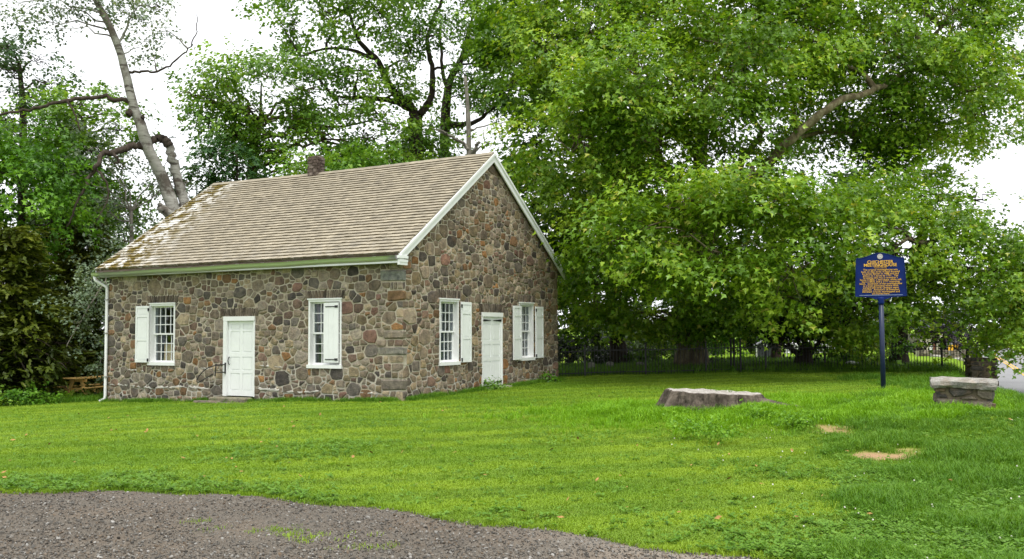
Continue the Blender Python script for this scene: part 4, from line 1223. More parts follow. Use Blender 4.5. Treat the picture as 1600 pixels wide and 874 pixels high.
# ---- leaning poplar by the left end of the roof
W0 = gpt(292, 34)
W_blobs = [B(*a) for a in ((185, 15, 33, 26, 20, 1.0), (215, 25, 33, 34, 26, 1.1), (245, 10, 33, 22, 18, .9), (225, 70, 33, 26, 18, .9), (262, 55, 33, 14, 14, .7), (40, 8, 32, 50, 14, 1.2), (90, 15, 32, 35, 12, 1), (30, 35, 32, 26, 8, .8), (130, 0, 32.5, 30, 12, 1), (95, 45, 32, 14, 8, .6), (240, 90, 33, 10, 8, .5), (150, -40, 33, 100, 26, 1.6))]
tree('poplar_tree', 'leaning pale barked poplar with broken limbs beside the left end of the roof', W0, [P(285, 420, 34), P(272, 335, 34), P(262, 300, 34), P(250, 270, 33.8), P(231, 232, 33.5), P(220, 195, 33.3), P(208, 165, 33.2), P(199, 125, 33.1), P(180, 60, 33), P(150, 0, 33), P(128, -50, 33)], (.28, .09), W_blobs, M['poplar_bark'], LM['silver'], limb_r=.035,
     limbs=[([P(290, 335, 34.3), P(284, 300, 34.3), P(273, 262, 34.2), P(264, 226, 34)], .19, .15), ([P(265, 228, 34), P(258, 219, 34), P(244, 217, 33.8), P(232, 222, 33.6)], .17, .11),
            ([P(226, 228, 33.5), P(205, 230, 33), P(180, 238, 32.6), P(160, 240, 32.3), P(150, 262, 32), P(140, 278, 32), P(122, 315, 31.6), P(104, 355, 31.3)], .14, .025), ([P(150, 264, 32), P(166, 285, 32), P(168, 310, 32), P(150, 345, 31.8)], .045, .015), ([P(170, 239, 32.5), P(182, 245, 32.4), P(186, 252, 32.4), P(178, 256, 32.4)], .06, .03),
            ([P(205, 160, 33.2), P(190, 155, 33), P(150, 153, 32.6), P(100, 158, 32), P(55, 170, 31.6), P(0, 178, 31.4), P(-60, 190, 31)], .09, .035), ([P(202, 113, 33.1), P(225, 112, 33), P(255, 108, 33), P(285, 85, 33), P(305, 55, 33), P(308, 20, 33)], .05, .012), ([P(105, 158, 32), P(118, 180, 32), P(125, 205, 32)], .04, .02), ([P(185, 70, 33), P(200, 35, 33), P(215, 10, 33)], .05, .02), ([P(208, 178, 33.3), P(222, 186, 33.2), P(225, 180, 33.2)], .10, .04), ([P(206, 172, 33.3), P(201, 178, 33), P(203, 180, 32.9)], .12, .06),
            ([P(278, 345, 33.8), P(255, 330, 33.5), P(249, 322, 33.4)], .2, .11)], limb_mat={k: M['brown_limb'] for k in (1, 2, 3, 4, 5, 6, 7, 9, 10)}, twigs=4, seed=31, size=.12, dens=.5, per_twig=10, twig=.5, shell=.1, flare=1.2, stub_limbs=True)
# ---- silvery poplar suckers and hanging bough
V0 = gpt(205, 35)
tree('poplar_tree', 'grey green young poplar below the broken limb, beside the roof end', V0, [V0 + np.array([0, 0, 1]), P(206, 420, 35), P(205, 330, 35)], (.14, .06), [B(*a) for a in ((150, 230, 34.5, 34, 26, 1.2), (190, 260, 35, 30, 26, 1.2), (110, 270, 34.5, 36, 26, 1.2), (165, 310, 34.5, 46, 30, 1.4), (200, 340, 35, 26, 40, 1.4), (150, 370, 34.5, 50, 34, 1.4), (100, 330, 34.5, 40, 30, 1.4), (275, 240, 35.5, 12, 22, .8), (250, 290, 35.5, 10, 30, .8), (195, 395, 34, 34, 26, 1.2), (292, 285, 35.5, 12, 26, .8))], M['grey_bark'], LM['silver'], limb_r=.035, twigs=6, seed=32, size=.13, dens=.6, per_twig=10, twig=.5, gap=.4)
H0 = gpt(172, 30.2)
tree('poplar_sapling', 'silvery sapling with drooping pale branches behind the downspout', H0, [H0 + np.array([0, 0, 1]), P(178, 520, 30.2), P(172, 470, 30.2), P(165, 440, 30)], (.06, .03), [B(*a) for a in ((150, 450, 29.8, 24, 20, .6), (165, 425, 30, 20, 22, .6), (125, 478, 29.6, 14, 14, .5), (150, 480, 30, 16, 10, .5), (160, 540, 29.6, 14, 14, .5), (118, 505, 29.4, 7, 10, .3), (152, 575, 29.6, 10, 10, .4))], M['grey_bark'], LM['silver'], limbs=[([P(165, 440, 30), P(140, 478, 29.7), P(118, 515, 29.5), P(104, 542, 29.3)], .03, .015), ([P(172, 460, 30), P(150, 436, 29.9), P(128, 440, 29.8)], .03, .01)], limb_r=.02, twigs=5, seed=33, size=.10, dens=1.6, per_twig=9, twig=.35, flare=1.1)
# ---- left trees
N0 = gpt(120, 39)
tree('maple_tree', 'bright green maple behind the broken poplar limb, left of the meetinghouse', N0, [N0 + np.array([0, 0, 1]), P(122, 380, 39), P(125, 260, 39), P(130, 190, 39)], (.28, .1), [B(*a) for a in ((120, 165, 38.5, 40, 24, 1.8), (160, 175, 38.5, 36, 22, 1.6), (185, 205, 38.5, 28, 20, 1.5), (110, 205, 38, 50, 28, 2), (150, 240, 38, 56, 28, 2), (95, 255, 38, 50, 28, 2), (140, 290, 38, 60, 30, 2.2), (190, 285, 39, 36, 36, 1.8), (185, 340, 39, 40, 40, 2), (100, 320, 38.5, 60, 36, 2.2), (70, 210, 39, 40, 24, 1.8))], M['dark_bark'], LM['oak'], limb_r=.07, seed=41, leaf=LEAF6, size=.2, dens=2.0, per_twig=14, twig=.7, gap=.36)
K0 = gpt(30, 46)
tree('ash_tree', 'tall grey green tree with open top at the far left', K0, [K0 + np.array([0, 0, 1]), P(34, 330, 46), P(36, 180, 46), P(30, 100, 46)], (.3, .1), [B(*a) for a in ((15, 75, 45, 34, 20, 1.8), (60, 95, 45, 34, 16, 1.6), (20, 115, 45, 44, 22, 2), (75, 130, 45.5, 30, 16, 1.5), (40, 155, 45, 55, 22, 2), (-30, 100, 45, 50, 40, 2.4), (10, 195, 45, 60, 30, 2.4), (-50, 200, 45, 60, 60, 2.6))], M['dark_bark'], LM['far'], limb_r=.07, twigs=12, seed=42, size=.2, dens=.7, per_twig=12, twig=.8, gap=.42)
Q0 = gpt(30, 33)
tree('maple_tree', 'fresh green maple above the dark hemlock at the left edge', Q0, [Q0 + np.array([0, 0, 1]), P(30, 430, 33), P(34, 330, 33), P(30, 250, 33)], (.2, .08), [B(*a) for a in ((30, 225, 32.5, 50, 26, 1.6), (70, 265, 32.5, 40, 26, 1.6), (20, 270, 32, 50, 28, 1.8), (60, 315, 32, 46, 28, 1.6), (10, 325, 32, 50, 30, 1.8), (80, 345, 32, 26, 18, 1.2), (-50, 270, 32, 50, 50, 2), (20, 370, 32, 60, 26, 1.6))], M['dark_bark'], LM['maple'], limb_r=.05, seed=43, leaf=LEAF6, size=.18, dens=2.1, per_twig=14, twig=.6, gap=.34)
# ---- hemlock: horizontal tiers of drooping sprays
def hemlock(px, D, top_py, label, seed, rpx, leftright=(-1, 1)):
    rng = np.random.default_rng(seed)
    b = gpt(px, D); top = P(px, top_py, D)
    hgt = top[2] - b[2]
    blobs = []; limbs = []
    nt = 15
    for k in range(nt):
        t = (k + .3) / nt
        z = b[2] + .35 + (hgt - .35) * t
        rad = rpx * D / F_PX * (1 - t) ** .75 * rng.uniform(.8, 1.1) + .3
        m = 9 if t < .6 else 6
        a0 = rng.uniform(0, 6)
        for j in range(m):
            a = a0 + 2 * math.pi * j / m + rng.normal(0, .2)
            ln = rad * rng.uniform(.65, 1.1)
            p0 = np.array([b[0], b[1], z + .2]); p1 = p0 + np.array([math.cos(a) * ln, math.sin(a) * ln, -.12 * ln + rng.normal(0, .1)])
            if rng.random() < .5: limbs.append(([p0, (p0 + p1) / 2 + np.array([0, 0, .12 * ln]), p1], .05 * (1 - t) + .015, .01))
            for q in (.35, .62, .88): blobs.append((p0 + (p1 - p0) * q + np.array([0, 0, .1 * ln * (q - q * q) * 4]), (.36 * ln * .75 + .15, .36 * ln * .75 + .15, .16)))
    return tree('hemlock_tree', label, b, [b + np.array([0, 0, hgt * .5]), top], (.22, .03), blobs, M['dark_bark'], LM['fir'], limbs=limbs[:30], limb_r=.02, twigs=1, seed=seed, stub_limbs=False, leaf=SPRAY, size=.27, dens=.6, per_twig=10, twig=.55, up=1.1, outw=.2, droop=.42, shell=.1, squash=.5, clump=0, flare=1.2)
hemlock(15, 30, 360, 'dark olive hemlock at the left edge of the lawn', 51, 120)
hemlock(118, 34.5, 335, 'dark hemlock behind the picnic table', 52, 95)
hemlock(-110, 29, 330, 'dark hemlock mostly outside the left edge', 53, 120)
hemlock(70, 40, 330, 'dark hemlock standing behind the other hemlocks', 54, 110)

# ---- shrubs and weeds
def shrub(px, D, name, label, blobs, mat, seed, size=.1, dens=2.0, cat='shrub', stem=.45, **kw):
    b = gpt(px, D); kw.setdefault('clump', .14)
    return tree(name, label, b, [b + np.array([0, 0, stem * .5]), b + np.array([.02, 0, stem])], (.02 * min(1, stem * 2.2), .008 * min(1, stem * 2.2)), [B(*a) for a in blobs], M['dark_bark'], mat, limb_r=.012 * min(1, stem * 2.2), seed=seed, size=size, dens=dens, per_twig=8, twig=.25, cat=cat, flare=1.0, **kw)
shrub(45, 28.3, 'leafy_shrub', 'low bright leaved shrub under the hemlock, left of the picnic table', ((35, 612, 28.3, 18, 14, .4), (58, 620, 28.2, 14, 10, .35), (20, 625, 28.2, 20, 8, .4), (70, 627, 28.2, 16, 8, .3)), LM['maple'], 61)
shrub(-30, 28, 'leafy_shrub', 'low dark shrub under the hemlock at the left edge', ((-20, 622, 28, 40, 14, .5), (5, 632, 27.8, 20, 7, .3)), LM['oak'], 62)
shrub(772, 26.5, 'flowering_weed', 'leafy weed at the foot of the gable door', ((770, 600, 26.4, 7, 5, .15), (780, 606, 26.4, 8, 3, .15), (762, 605, 26.4, 6, 4, .15)), LM['lime'], 63, .07, 2.2, 'weed', stem=.3, clump=.05)
shrub(858, 29.6, 'leafy_shrub', 'small green bush at the rear corner of the gable wall', ((858, 590, 29.4, 9, 8, .2), (868, 595, 29.2, 10, 5, .2)), LM['maple'], 64, .08)
shrub(1300, 38, 'hydrangea_bush', 'pale green bush just behind the fence, left of the sign pole', ((1300, 548, 38, 36, 18, 1.0), (1330, 555, 38, 30, 14, .8)), LM['maple'], 65, .12, 1.6)
shrub(1345, 37, 'leafy_shrub', 'fresh green bush behind the fence around the sign pole', ((1350, 540, 37, 34, 20, .9), (1390, 545, 37, 26, 18, .8)), LM['maple'], 66, .13, 1.6)
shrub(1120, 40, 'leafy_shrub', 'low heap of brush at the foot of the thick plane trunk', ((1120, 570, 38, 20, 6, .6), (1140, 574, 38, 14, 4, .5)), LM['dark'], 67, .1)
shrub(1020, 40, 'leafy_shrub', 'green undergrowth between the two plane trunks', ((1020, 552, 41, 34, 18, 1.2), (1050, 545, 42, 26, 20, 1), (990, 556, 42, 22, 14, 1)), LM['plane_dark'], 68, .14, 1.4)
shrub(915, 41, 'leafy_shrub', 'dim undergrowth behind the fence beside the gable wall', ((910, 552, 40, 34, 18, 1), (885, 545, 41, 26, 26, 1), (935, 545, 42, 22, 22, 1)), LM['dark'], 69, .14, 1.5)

# ---- far woods closing the view
def woods(name, label, items, mat, seed, size, dens):
    rng = np.random.default_rng(seed)
    me = foliage_mesh('woods', mat, [B(*a) for a in items], rng=rng, leaf=LEAF4, size=size, dens=dens, per_twig=12, twig=1.4, shell=.5)
    o = link(name, me); tag(o, label, 'woods', kind='stuff')
DENS = 1.6
woods('far_woods', 'distant mass of green woods beyond the graveyard', [(700, 470, 95, 160, 70, 6), (880, 480, 90, 130, 60, 6), (1010, 485, 92, 120, 55, 6), (1120, 475, 88, 110, 60, 6), (1230, 470, 95, 110, 60, 6), (1340, 478, 90, 110, 60, 6), (1450, 460, 92, 100, 60, 6), (1560, 490, 110, 110, 45, 6), (1260, 330, 70, 90, 70, 6), (1650, 490, 100, 120, 60, 6), (1190, 430, 80, 80, 60, 5),
      (560, 440, 80, 160, 90, 6), (400, 430, 75, 150, 100, 6), (250, 420, 70, 130, 110, 6), (100, 420, 70, 140, 100, 6), (-60, 420, 70, 150, 120, 6), (-260, 420, 70, 160, 120, 6)], LM['far'], 71, .55, 1.5)
woods('dark_woods', 'dark conifers beyond the graveyard lawn, with dark masses added as shade under the boughs', [(1150, 540, 75, 60, 28, 3), (1090, 535, 78, 50, 30, 3), (1030, 530, 78, 60, 35, 3), (960, 530, 76, 60, 35, 3), (890, 525, 47, 60, 50, 2), (945, 532, 47, 45, 38, 2), (890, 520, 60, 70, 40, 3), (970, 520, 58, 60, 40, 3), (1040, 525, 60, 50, 36, 3), (1215, 530, 78, 50, 28, 3), (1290, 535, 80, 60, 28, 3), (1370, 535, 80, 60, 25, 3)], LM['dark'], 72, .4, 1.8)  # dark leaf colour stands in for canopy shade; masses by the gable added
woods('unseen_side_woods', 'unseen dark evergreens left of the view, added for the window panes to reflect', [(-1000, 420, 21, 330, 130, 4), (-620, 400, 27, 260, 150, 4), (-380, 400, 33, 200, 140, 4), (-1700, 420, 18, 420, 150, 4)], LM['fir'], 75, .4, 1.6)  # out of view; added so the window panes reflect dark foliage
PU0 = gpt(1478, 60)
tree('purple_leaved_tree', 'dark purple leaved tree behind the yellow road signs', PU0, [PU0 + np.array([0, 0, 1.2]), P(1478, 520, 60)], (.2, .1), [B(*a) for a in ((1450, 530, 60, 30, 16, 1.6), (1490, 525, 60, 34, 22, 1.8), (1515, 530, 61, 22, 18, 1.4), (1475, 505, 60, 40, 20, 2), (1500, 545, 61, 20, 12, 1))], M['dark_bark'], LM['purple'], seed=73, size=.2, dens=2.2, limb_r=.05)
HD = gpt(1530, 66)
shrub(1530, 66, 'clipped_hedge', 'low green hedge beside the far bend of the road', ((1510, 552, 66, 26, 7, 1), (1560, 552, 70, 30, 7, 1), (1590, 556, 70, 20, 8, 1)), LM['maple'], 74, .2, 2.0, 'hedge')

# ---------------------------------------------------------------- stump
def make_stump():
    root = empty('tree_stump', (STUMP[0], STUMP[1], gz(STUMP[0], STUMP[1]) - .12)); tag(root, 'wide weathered tree stump cut low in the lawn', 'tree stump')
    n = 128
    zs = [(-.14, .46), (-.06, .33), (.0, .245), (.06, .18), (.12, .13), (.18, .09), (.24, .06), (.30, .035), (.36, .018), (.41, .005), (.425, -.02)]
    lobes = [(2.7, .5, 1.5), (3.5, .36, 1.2), (4.2, .3, 1.3), (4.85, .3, 1.1), (5.5, .4, 1.0), (6.0, .4, 1.2), (.5, .45, .8), (1.5, .5, .7)]
    def rad(a, z):
        r = .83 + .05 * math.sin(a * 2 + 1) + .035 * math.sin(a * 5 + .4)
        for (c, w, k) in lobes:
            d = (a - c + math.pi) % (2 * math.pi) - math.pi
            r += .06 * k * math.exp(-(d / (w * .5)) ** 2)
        return r
    def flare(a):
        return .35 + sum(1.0 * k * math.exp(-(((a - c + math.pi) % (2 * math.pi) - math.pi) / (w * .45)) ** 2) for (c, w, k) in lobes)
    vs = []
    for li, (z, f) in enumerate(zs):
        for k in range(n):
            a = 2 * math.pi * k / n
            fur = max(0, math.sin(a * 17 + 2.5 * math.sin(a * 4))) ** 4 + .6 * max(0, math.sin(a * 29 + 2 * math.sin(a * 7))) ** 3
            top = z >= .41
            r = rad(a, z) + f * flare(a) - (.045 * fur if not top else .03 * fur)
            r += .030 * mnoise.noise(Vector((math.cos(a) * 5, math.sin(a) * 5, z * 9))) + .018 * mnoise.noise(Vector((math.cos(a) * 16, math.sin(a) * 16, z * 14)))
            zz = z
            if z > .2: zz += (z - .2) / .22 * (-.048 * math.cos(a) * .9 + .02 * mnoise.noise(Vector((math.cos(a) * 4, math.sin(a) * 4, 2))) + .012 * mnoise.noise(Vector((a * 9, 0, 3))))
            vs.append((r * math.cos(a) * 1.04, r * math.sin(a) * .92, zz))
    fs = []
    for i in range(len(zs) - 1):
        for k in range(n):
            j = (k + 1) % n; fs.append((i * n + k, i * n + j, (i + 1) * n + j, (i + 1) * n + k))
    mb = MB(); mb.add(vs, fs); mb.build('bark', M['stump_bark'], root)
    top = MB(); rings = [1.0, .93, .8, .65, .5, .35, .2]; tv = []
    b0 = len(zs) - 1
    for q in rings:
        for k in range(n):
            x, y, z = vs[b0 * n + k]; a = 2 * math.pi * k / n
            crack = .05 * max(0, math.cos(a - 5.6)) ** 60 + .04 * max(0, math.cos(a - .9)) ** 80 + .035 * max(0, math.cos(a - 3.9)) ** 70
            tv.append((x * q, y * q, z - (1 - q) * (z - .415) + (.0 if q == 1 else .022 * mnoise.noise(Vector((x * q * 5, y * q * 5, 2))) - crack - .03 * max(0, x * q) * (q < .8))))
    tv.append((0, 0, .40))
    tf = []
    m = len(rings) - 1
    for i in range(m):
        for k in range(n):
            j = (k + 1) % n; tf.append((i * n + k, i * n + j, (i + 1) * n + j, (i + 1) * n + k))
    for k in range(n): tf.append((m * n + k, m * n + (k + 1) % n, (m + 1) * n))
    top.add(tv, tf); top.build('cut_face', M['cutwood'], root)
    # old surface root running out to the right
    rt = MB(); pts = []
    for k in range(9):
        t = k / 8; x = .7 + 1.1 * t; y = -.30 - .4 * t + .1 * math.sin(t * 7); pts.append((x, y, gz(STUMP[0] + x, STUMP[1] + y) - (gz(STUMP[0], STUMP[1]) - .15) + .03 - .08 * t))
    rt.tube(pts, [.15, .13, .11, .10, .085, .075, .06, .05, .03], 8, True, .3, seed=4); rt.build('root', M['stump_bark'], root, True)
    return root
stump = make_stump()

for k, (px, py, w, h, lab) in enumerate(((1172, 640, 20, 10, 'thick tuft of bright weeds against the right front of the stump'), (1060, 662, 22, 8, 'low spreading weeds in front of the left side of the stump'), (1120, 668, 24, 7, 'low spreading weeds in front of the middle of the stump'), (1235, 652, 16, 7, 'small weedy clump on the old root right of the stump'))):
    q = G0(px, py + h, gz(STUMP[0], STUMP[1])); d_ = float(q[1])
    shrub(px, d_, 'weed_clump', lab, ((px, py, d_, w, h, .22), (px + w * .6, py + h * .4, d_ - .1, w * .6, h * .6, .18)), LM['weed'], 80 + k, .05, 3.4, 'weeds', stem=.06, twigs=2, clump=.06)

# ---------------------------------------------------------------- blue marker sign
def text_mesh(name, cu, parent):
    t = bpy.data.objects.new(name, cu)
    COL.objects.link(t)
    bpy.context.view_layer.update()
    me = bpy.data.meshes.new_from_object(t.evaluated_get(bpy.context.evaluated_depsgraph_get()))
    bpy.data.objects.remove(t)
    if not me.materials: me.materials.append(cu.materials[0])
    return link(name, me, parent)
def make_sign():
    b = gpt(1379, 22.0)
    q = P(1379, 611, 22.0); b[2] = gz(b[0], b[1])
    root = empty('roadside_marker', (b[0], b[1], b[2]), R(-16)); tag(root, 'blue and gold marker sign with arched top on a tall blue pole', 'sign')
    tz = P(1379, 395, 22.0)[2] - b[2]          # top of the plate above the ground
    s = 22.0 / F_PX
    hw = 36.8 * s; ph = 70 * s; z0 = tz - ph
    po = MB(); po.tube([(0, 0, -.3), (0, 0, z0 - .02)], [.058, .055], 16); pole = po.build('pole', M['navy'], root, True)
    c = MB(); c.tube([(0, 0, z0 - .17), (0, 0, z0 - .12), (0, 0, z0 - .08), (0, 0, z0 - .03), (0, 0, z0 + .0)], [.06, .075, .065, .085, .07], 16); c.build('collar', M['blue'], root, True)
    out = [(-hw * 1.03, z0 + .02), (-hw * .45, z0 - .0), (-hw * .22, z0 - .05), (hw * .22, z0 - .05), (hw * .45, z0), (hw * 1.03, z0 + .02), (hw * 1.03, z0 + .05), (hw, z0 + ph * .45), (hw * .96, z0 + ph * .87), (hw * .92, z0 + ph * .89)]
    for k in range(13):
        t = 1 - 2 * k / 12
        out.append((hw * .86 * t, z0 + ph * (.885 + .115 * (math.cos(math.pi * t) * .5 + .5))))
    out += [(-hw * .92, z0 + ph * .89), (-hw * .96, z0 + ph * .87), (-hw, z0 + ph * .45), (-hw * 1.03, z0 + .05)]
    n = len(out); th = .025
    mb = MB(); vs = [(x, -th, z) for x, z in out] + [(x, th, z) for x, z in out]
    mb.add(vs, [tuple(range(n)), tuple(range(2 * n - 1, n - 1, -1))] + [(i, i + n, (i + 1) % n + n, (i + 1) % n) for i in range(n)])
    plate = mb.build('plate', M['blue'], root)
    rim = MB(); pts = [(x * .985, -th - .003, z0 + ph / 2 + (z - z0 - ph / 2) * .985) for x, z in out]; pts.append(pts[0])
    rim.tube(pts, [.008] * len(pts), 5, False); rim.build('rim', M['blue'], root)
    ln = MB(); ln.box(-hw * .86, hw * .86, -th - .008, -th - .001, z0 + .045, z0 + .055); ln.build('rule_line', M['white_line'], root)
    se = MB(); zc = z0 + ph * .91
    vs = []; m = 20
    for r_, y in ((.062, -th - .001), (.062, -th - .012), (.05, -th - .016), (.046, -th - .008), (.0, -th - .012)):
        for k in range(m): a = 2 * math.pi * k / m; vs.append((r_ * math.cos(a), y, zc + r_ * math.sin(a)))
    se.add(vs, [(i * m + k, i * m + (k + 1) % m, (i + 1) * m + (k + 1) % m, (i + 1) * m + k) for i in range(4) for k in range(m)])
    se.build('seal', M['seal'], root)
    def text(name, body, size, z, spacing=1.0, off=.0, mat='gold'):
        cu = bpy.data.curves.new(name, 'FONT'); cu.body = body; cu.size = size; cu.align_x = 'CENTER'; cu.align_y = 'TOP'
        cu.space_line = spacing; cu.extrude = .004; cu.offset = off; cu.materials.append(M[mat])
        o = text_mesh(name, cu, root); o.location = (0, -th - .006, z); o.rotation_euler = (math.pi / 2, 0, 0)
        return o
    text('title_lettering', 'CHICHESTER\nMEETINGHOUSE', .098, z0 + ph * .835, .74, .0012)
    text('founding_line', 'Founded  1681-1682\nConcord Quarterly', .034, z0 + ph * .70, .8, .0)
    body = ["The original meetinghouse was", "built on two acres of land donated", "by James Brown in 1688 and had", "grown to 7 acres by 1701.  The", "property also has a caretaker's", "house (1883), a two-story, white oak", "barn (1883), and a 1777 mounting", "block.  Southeast of the meetinghouse", "is a large graveyard where both", "Lenape and early Quakers were", "interred.  Ancestors of President", "Abraham Lincoln worshipped and", "are buried here."]
    text('body_lettering', '\n'.join(body), .060, z0 + ph * .645, .775, .0002)
make_sign()

# ---------------------------------------------------------------- stone pier beside the road
def make_pier(name, label, px, D, wpx, hgt, depth, cap=True, seed=3, rz=0.0, lay=None):
    random.seed(seed)
    b = gpt(px, D)
    root = empty(name, (b[0], b[1], gz(b[0], b[1])), rz); tag(root, label, 'stone pier')
    w = wpx * D / F_PX
    core = MB(); core.box(-w / 2 + .03, w / 2 - .03, -depth / 2 + .03, depth / 2 - .03, -.3, hgt); core.build('core', M['dull_mortar'], root)
    for side, ln, dp in ((0, w, depth), (1, depth, w), (2, w, depth), (3, depth, w)):
        k = 1.75
        hp = [(1, 0, ln / 2 / k), (-1, 0, ln / 2 / k), (0, 1, hgt), (0, -1, .12)]
        for poly, ar in rubble(hp, (-ln / 2 / k, ln / 2 / k, -.12, hgt), [], .028, [(.10, 10), (.08, 60), (.06, 160), (.045, 160)]):
            vs, fs = stone_geo([(x * k, z) for x, z in poly], lambda x, z, h: (x, -dp / 2 + .03 - h * 2.2, z), random.uniform(.012, .034))
            q = MB(); q.add(vs, fs, tuple(np.array(random.choice([(.14, .12, .09), (.11, .10, .088), (.18, .13, .085), (.075, .068, .06), (.17, .145, .11)])) * random.uniform(.75, 1.25)))
            st = q.build('stone', M['ledge'], root); st.rotation_euler = (0, 0, side * math.pi / 2)
    if cap:
        for (x0, x1, zz, th, c, over) in ((-w / 2 - .085, w / 2 + .085, hgt, .18, (.29, .275, .25), .13),):
            n = 22; m = 6; vs = []; fs = []
            prof = [(-depth / 2 - over + .03, 0), (-depth / 2 - over, .05), (-depth / 2 - over + .01, .12), (-depth / 2 - over + .06, th), (depth / 2 + over - .05, th - .01), (depth / 2 + over, 0)]
            for i in range(n + 1):
                x = x0 + (x1 - x0) * i / n
                for k, (y, zq) in enumerate(prof):
                    j = mnoise.noise(Vector((x * 3.1, y * 4 + k, seed))) * .035 + mnoise.noise(Vector((x * 9, y * 9, k))) * .018
                    fx = 1 if 0 < i < n else .985
                    vs.append((x * fx + (random.uniform(-.02, .02) if i in (0, n) else 0), y + j, zz + zq + j * .6 - .02 * (x - x0) / (x1 - x0)))
            for i in range(n):
                for k in range(m): fs.append((i * m + k, (i + 1) * m + k, (i + 1) * m + (k + 1) % m, i * m + (k + 1) % m))
            fs += [tuple(range(m)), tuple(n * m + k for k in range(m - 1, -1, -1))]
            mb = MB(); mb.add(vs, fs, c); mb.build('cap_stone', M['ledge'], root)
    random.seed(seed + 100)
    return root
make_pier('mounting_pier', 'low stone pier with a thick slab cap in the long grass beside the road', 1503, 17.0, 78, .42, .42, seed=6, rz=R(-23))
make_pier('gate_pier', 'dark stone pillar at the road end of the iron fence', 1532, 31.5, 37, 1.25, .7, cap=False, seed=8, rz=R(-10))

# ---------------------------------------------------------------- iron fence
def make_fence():
    a = gpt(866, 32.2); b = gpt(1512, 33.2)
    n = 132
    root = empty('iron_fence', tuple(a)); tag(root, 'long black iron picket fence between the lawn and the graveyard', 'fence')
    d = (b - a); ln = math.hypot(d[0], d[1]); ang = math.atan2(d[1], d[0])
    pk = MB(); pk.box(-.0075, .0075, -.0075, .0075, .04, 1.0); pk.add([(-.014, -.014, 1.0), (.014, -.014, 1.0), (.014, .014, 1.0), (-.014, .014, 1.0), (0, 0, 1.06)], [(0, 1, 4), (1, 2, 4), (2, 3, 4), (3, 0, 4), (3, 2, 1, 0)])
    pm = pk.mesh('picket', M['iron'])
    po = MB(); po.box(-.028, .028, -.028, .028, -.2, 1.08); po.box(-.036, .036, -.036, .036, 1.08, 1.11, None, .01); ps = po.mesh('post', M['iron'])
    gate = (int(n * .428), int(n * .452))
    for i in range(n):
        t = (i + .5) / n; p = a + d * t; z = gz(p[0], p[1])
        big = (i % 19 == 9)
        if gate[0] < i < gate[1] and not big: pass
        link('post' if big else 'picket', ps if big else pm, root, (p[0] - a[0], p[1] - a[1], z - a[2]), ang)
    ra = MB()
    m = 30
    for h in (.14, .88):
        for i in range(m):
            p = a + d * i / m; q = a + d * (i + 1) / m
            ra.bar((p[0] - a[0], p[1] - a[1], gz(p[0], p[1]) - a[2] + h), (q[0] - a[0], q[1] - a[1], gz(q[0], q[1]) - a[2] + h), .022, .03)
    ra.build('rails', M['iron'], root)
    g = MB()
    for px in (1142, 1147, 1157):
        p = gpt(px, 32.6 if px > 1150 else 32.9); g.tube([(p[0] - a[0], p[1] - a[1], -.2), (p[0] - a[0], p[1] - a[1], 1.2 + gz(p[0], p[1]) - a[2])], [.035, .035], 8)
    g.build('gate_posts', M['iron'], root)
    e = gpt(1512, 33.2); q = MB(); q.box(-.035, .035, -.035, .035, -.2, 1.2, None, 0); link('post', q.mesh('post', M['iron']), root, (e[0] - a[0], e[1] - a[1], gz(e[0], e[1]) - a[2]), ang)
make_fence()

# ---------------------------------------------------------------- graveyard and distance
def slab_thing(name, label, px, D, w, h, t, mat, cat, group=None, rz=0.0, tilt=0.0):
    b = gpt(px, D); n = 9
    out = [(-w / 2, -.15), (w / 2, -.15), (w / 2, h * .8)] + [(w / 2 * math.cos(math.pi * k / n), h * .8 + h * .2 * math.sin(math.pi * k / n)) for k in range(1, n)] + [(-w / 2, h * .8)]
    m = len(out); mb = MB(); mb.add([(x, -t / 2, z) for x, z in out] + [(x, t / 2, z) for x, z in out], [tuple(range(m)), tuple(range(2 * m - 1, m - 1, -1))] + [(i, i + m, (i + 1) % m + m, (i + 1) % m) for i in range(m)])
    o = mb.build(name, mat); o.location = tuple(b); o.rotation_euler = (tilt, 0, rz); tag(o, label, cat, group); return o
GS = simple('gravestone', (.26, .25, .22), .9, .2, .3, 6, .4)
slab_thing('gravestone', 'small upright gravestone behind the fence beside the gable wall', 924, 35, .26, .42, .1, GS, 'gravestone', 'gravestones behind the fence')
slab_thing('gravestone', 'small upright gravestone in front of the darker trunk', 953, 36, .3, .4, .1, GS, 'gravestone', 'gravestones behind the fence', .2)
slab_thing('gravestone', 'short gravestone left of the thick plane trunk', 1000, 36, .3, .34, .1, GS, 'gravestone', 'gravestones behind the fence')
slab_thing('gravestone', 'low pale gravestone behind the fence left of the sign pole', 1331, 36, .5, .3, .14, M['white'], 'gravestone', 'gravestones behind the fence', .3, .1)
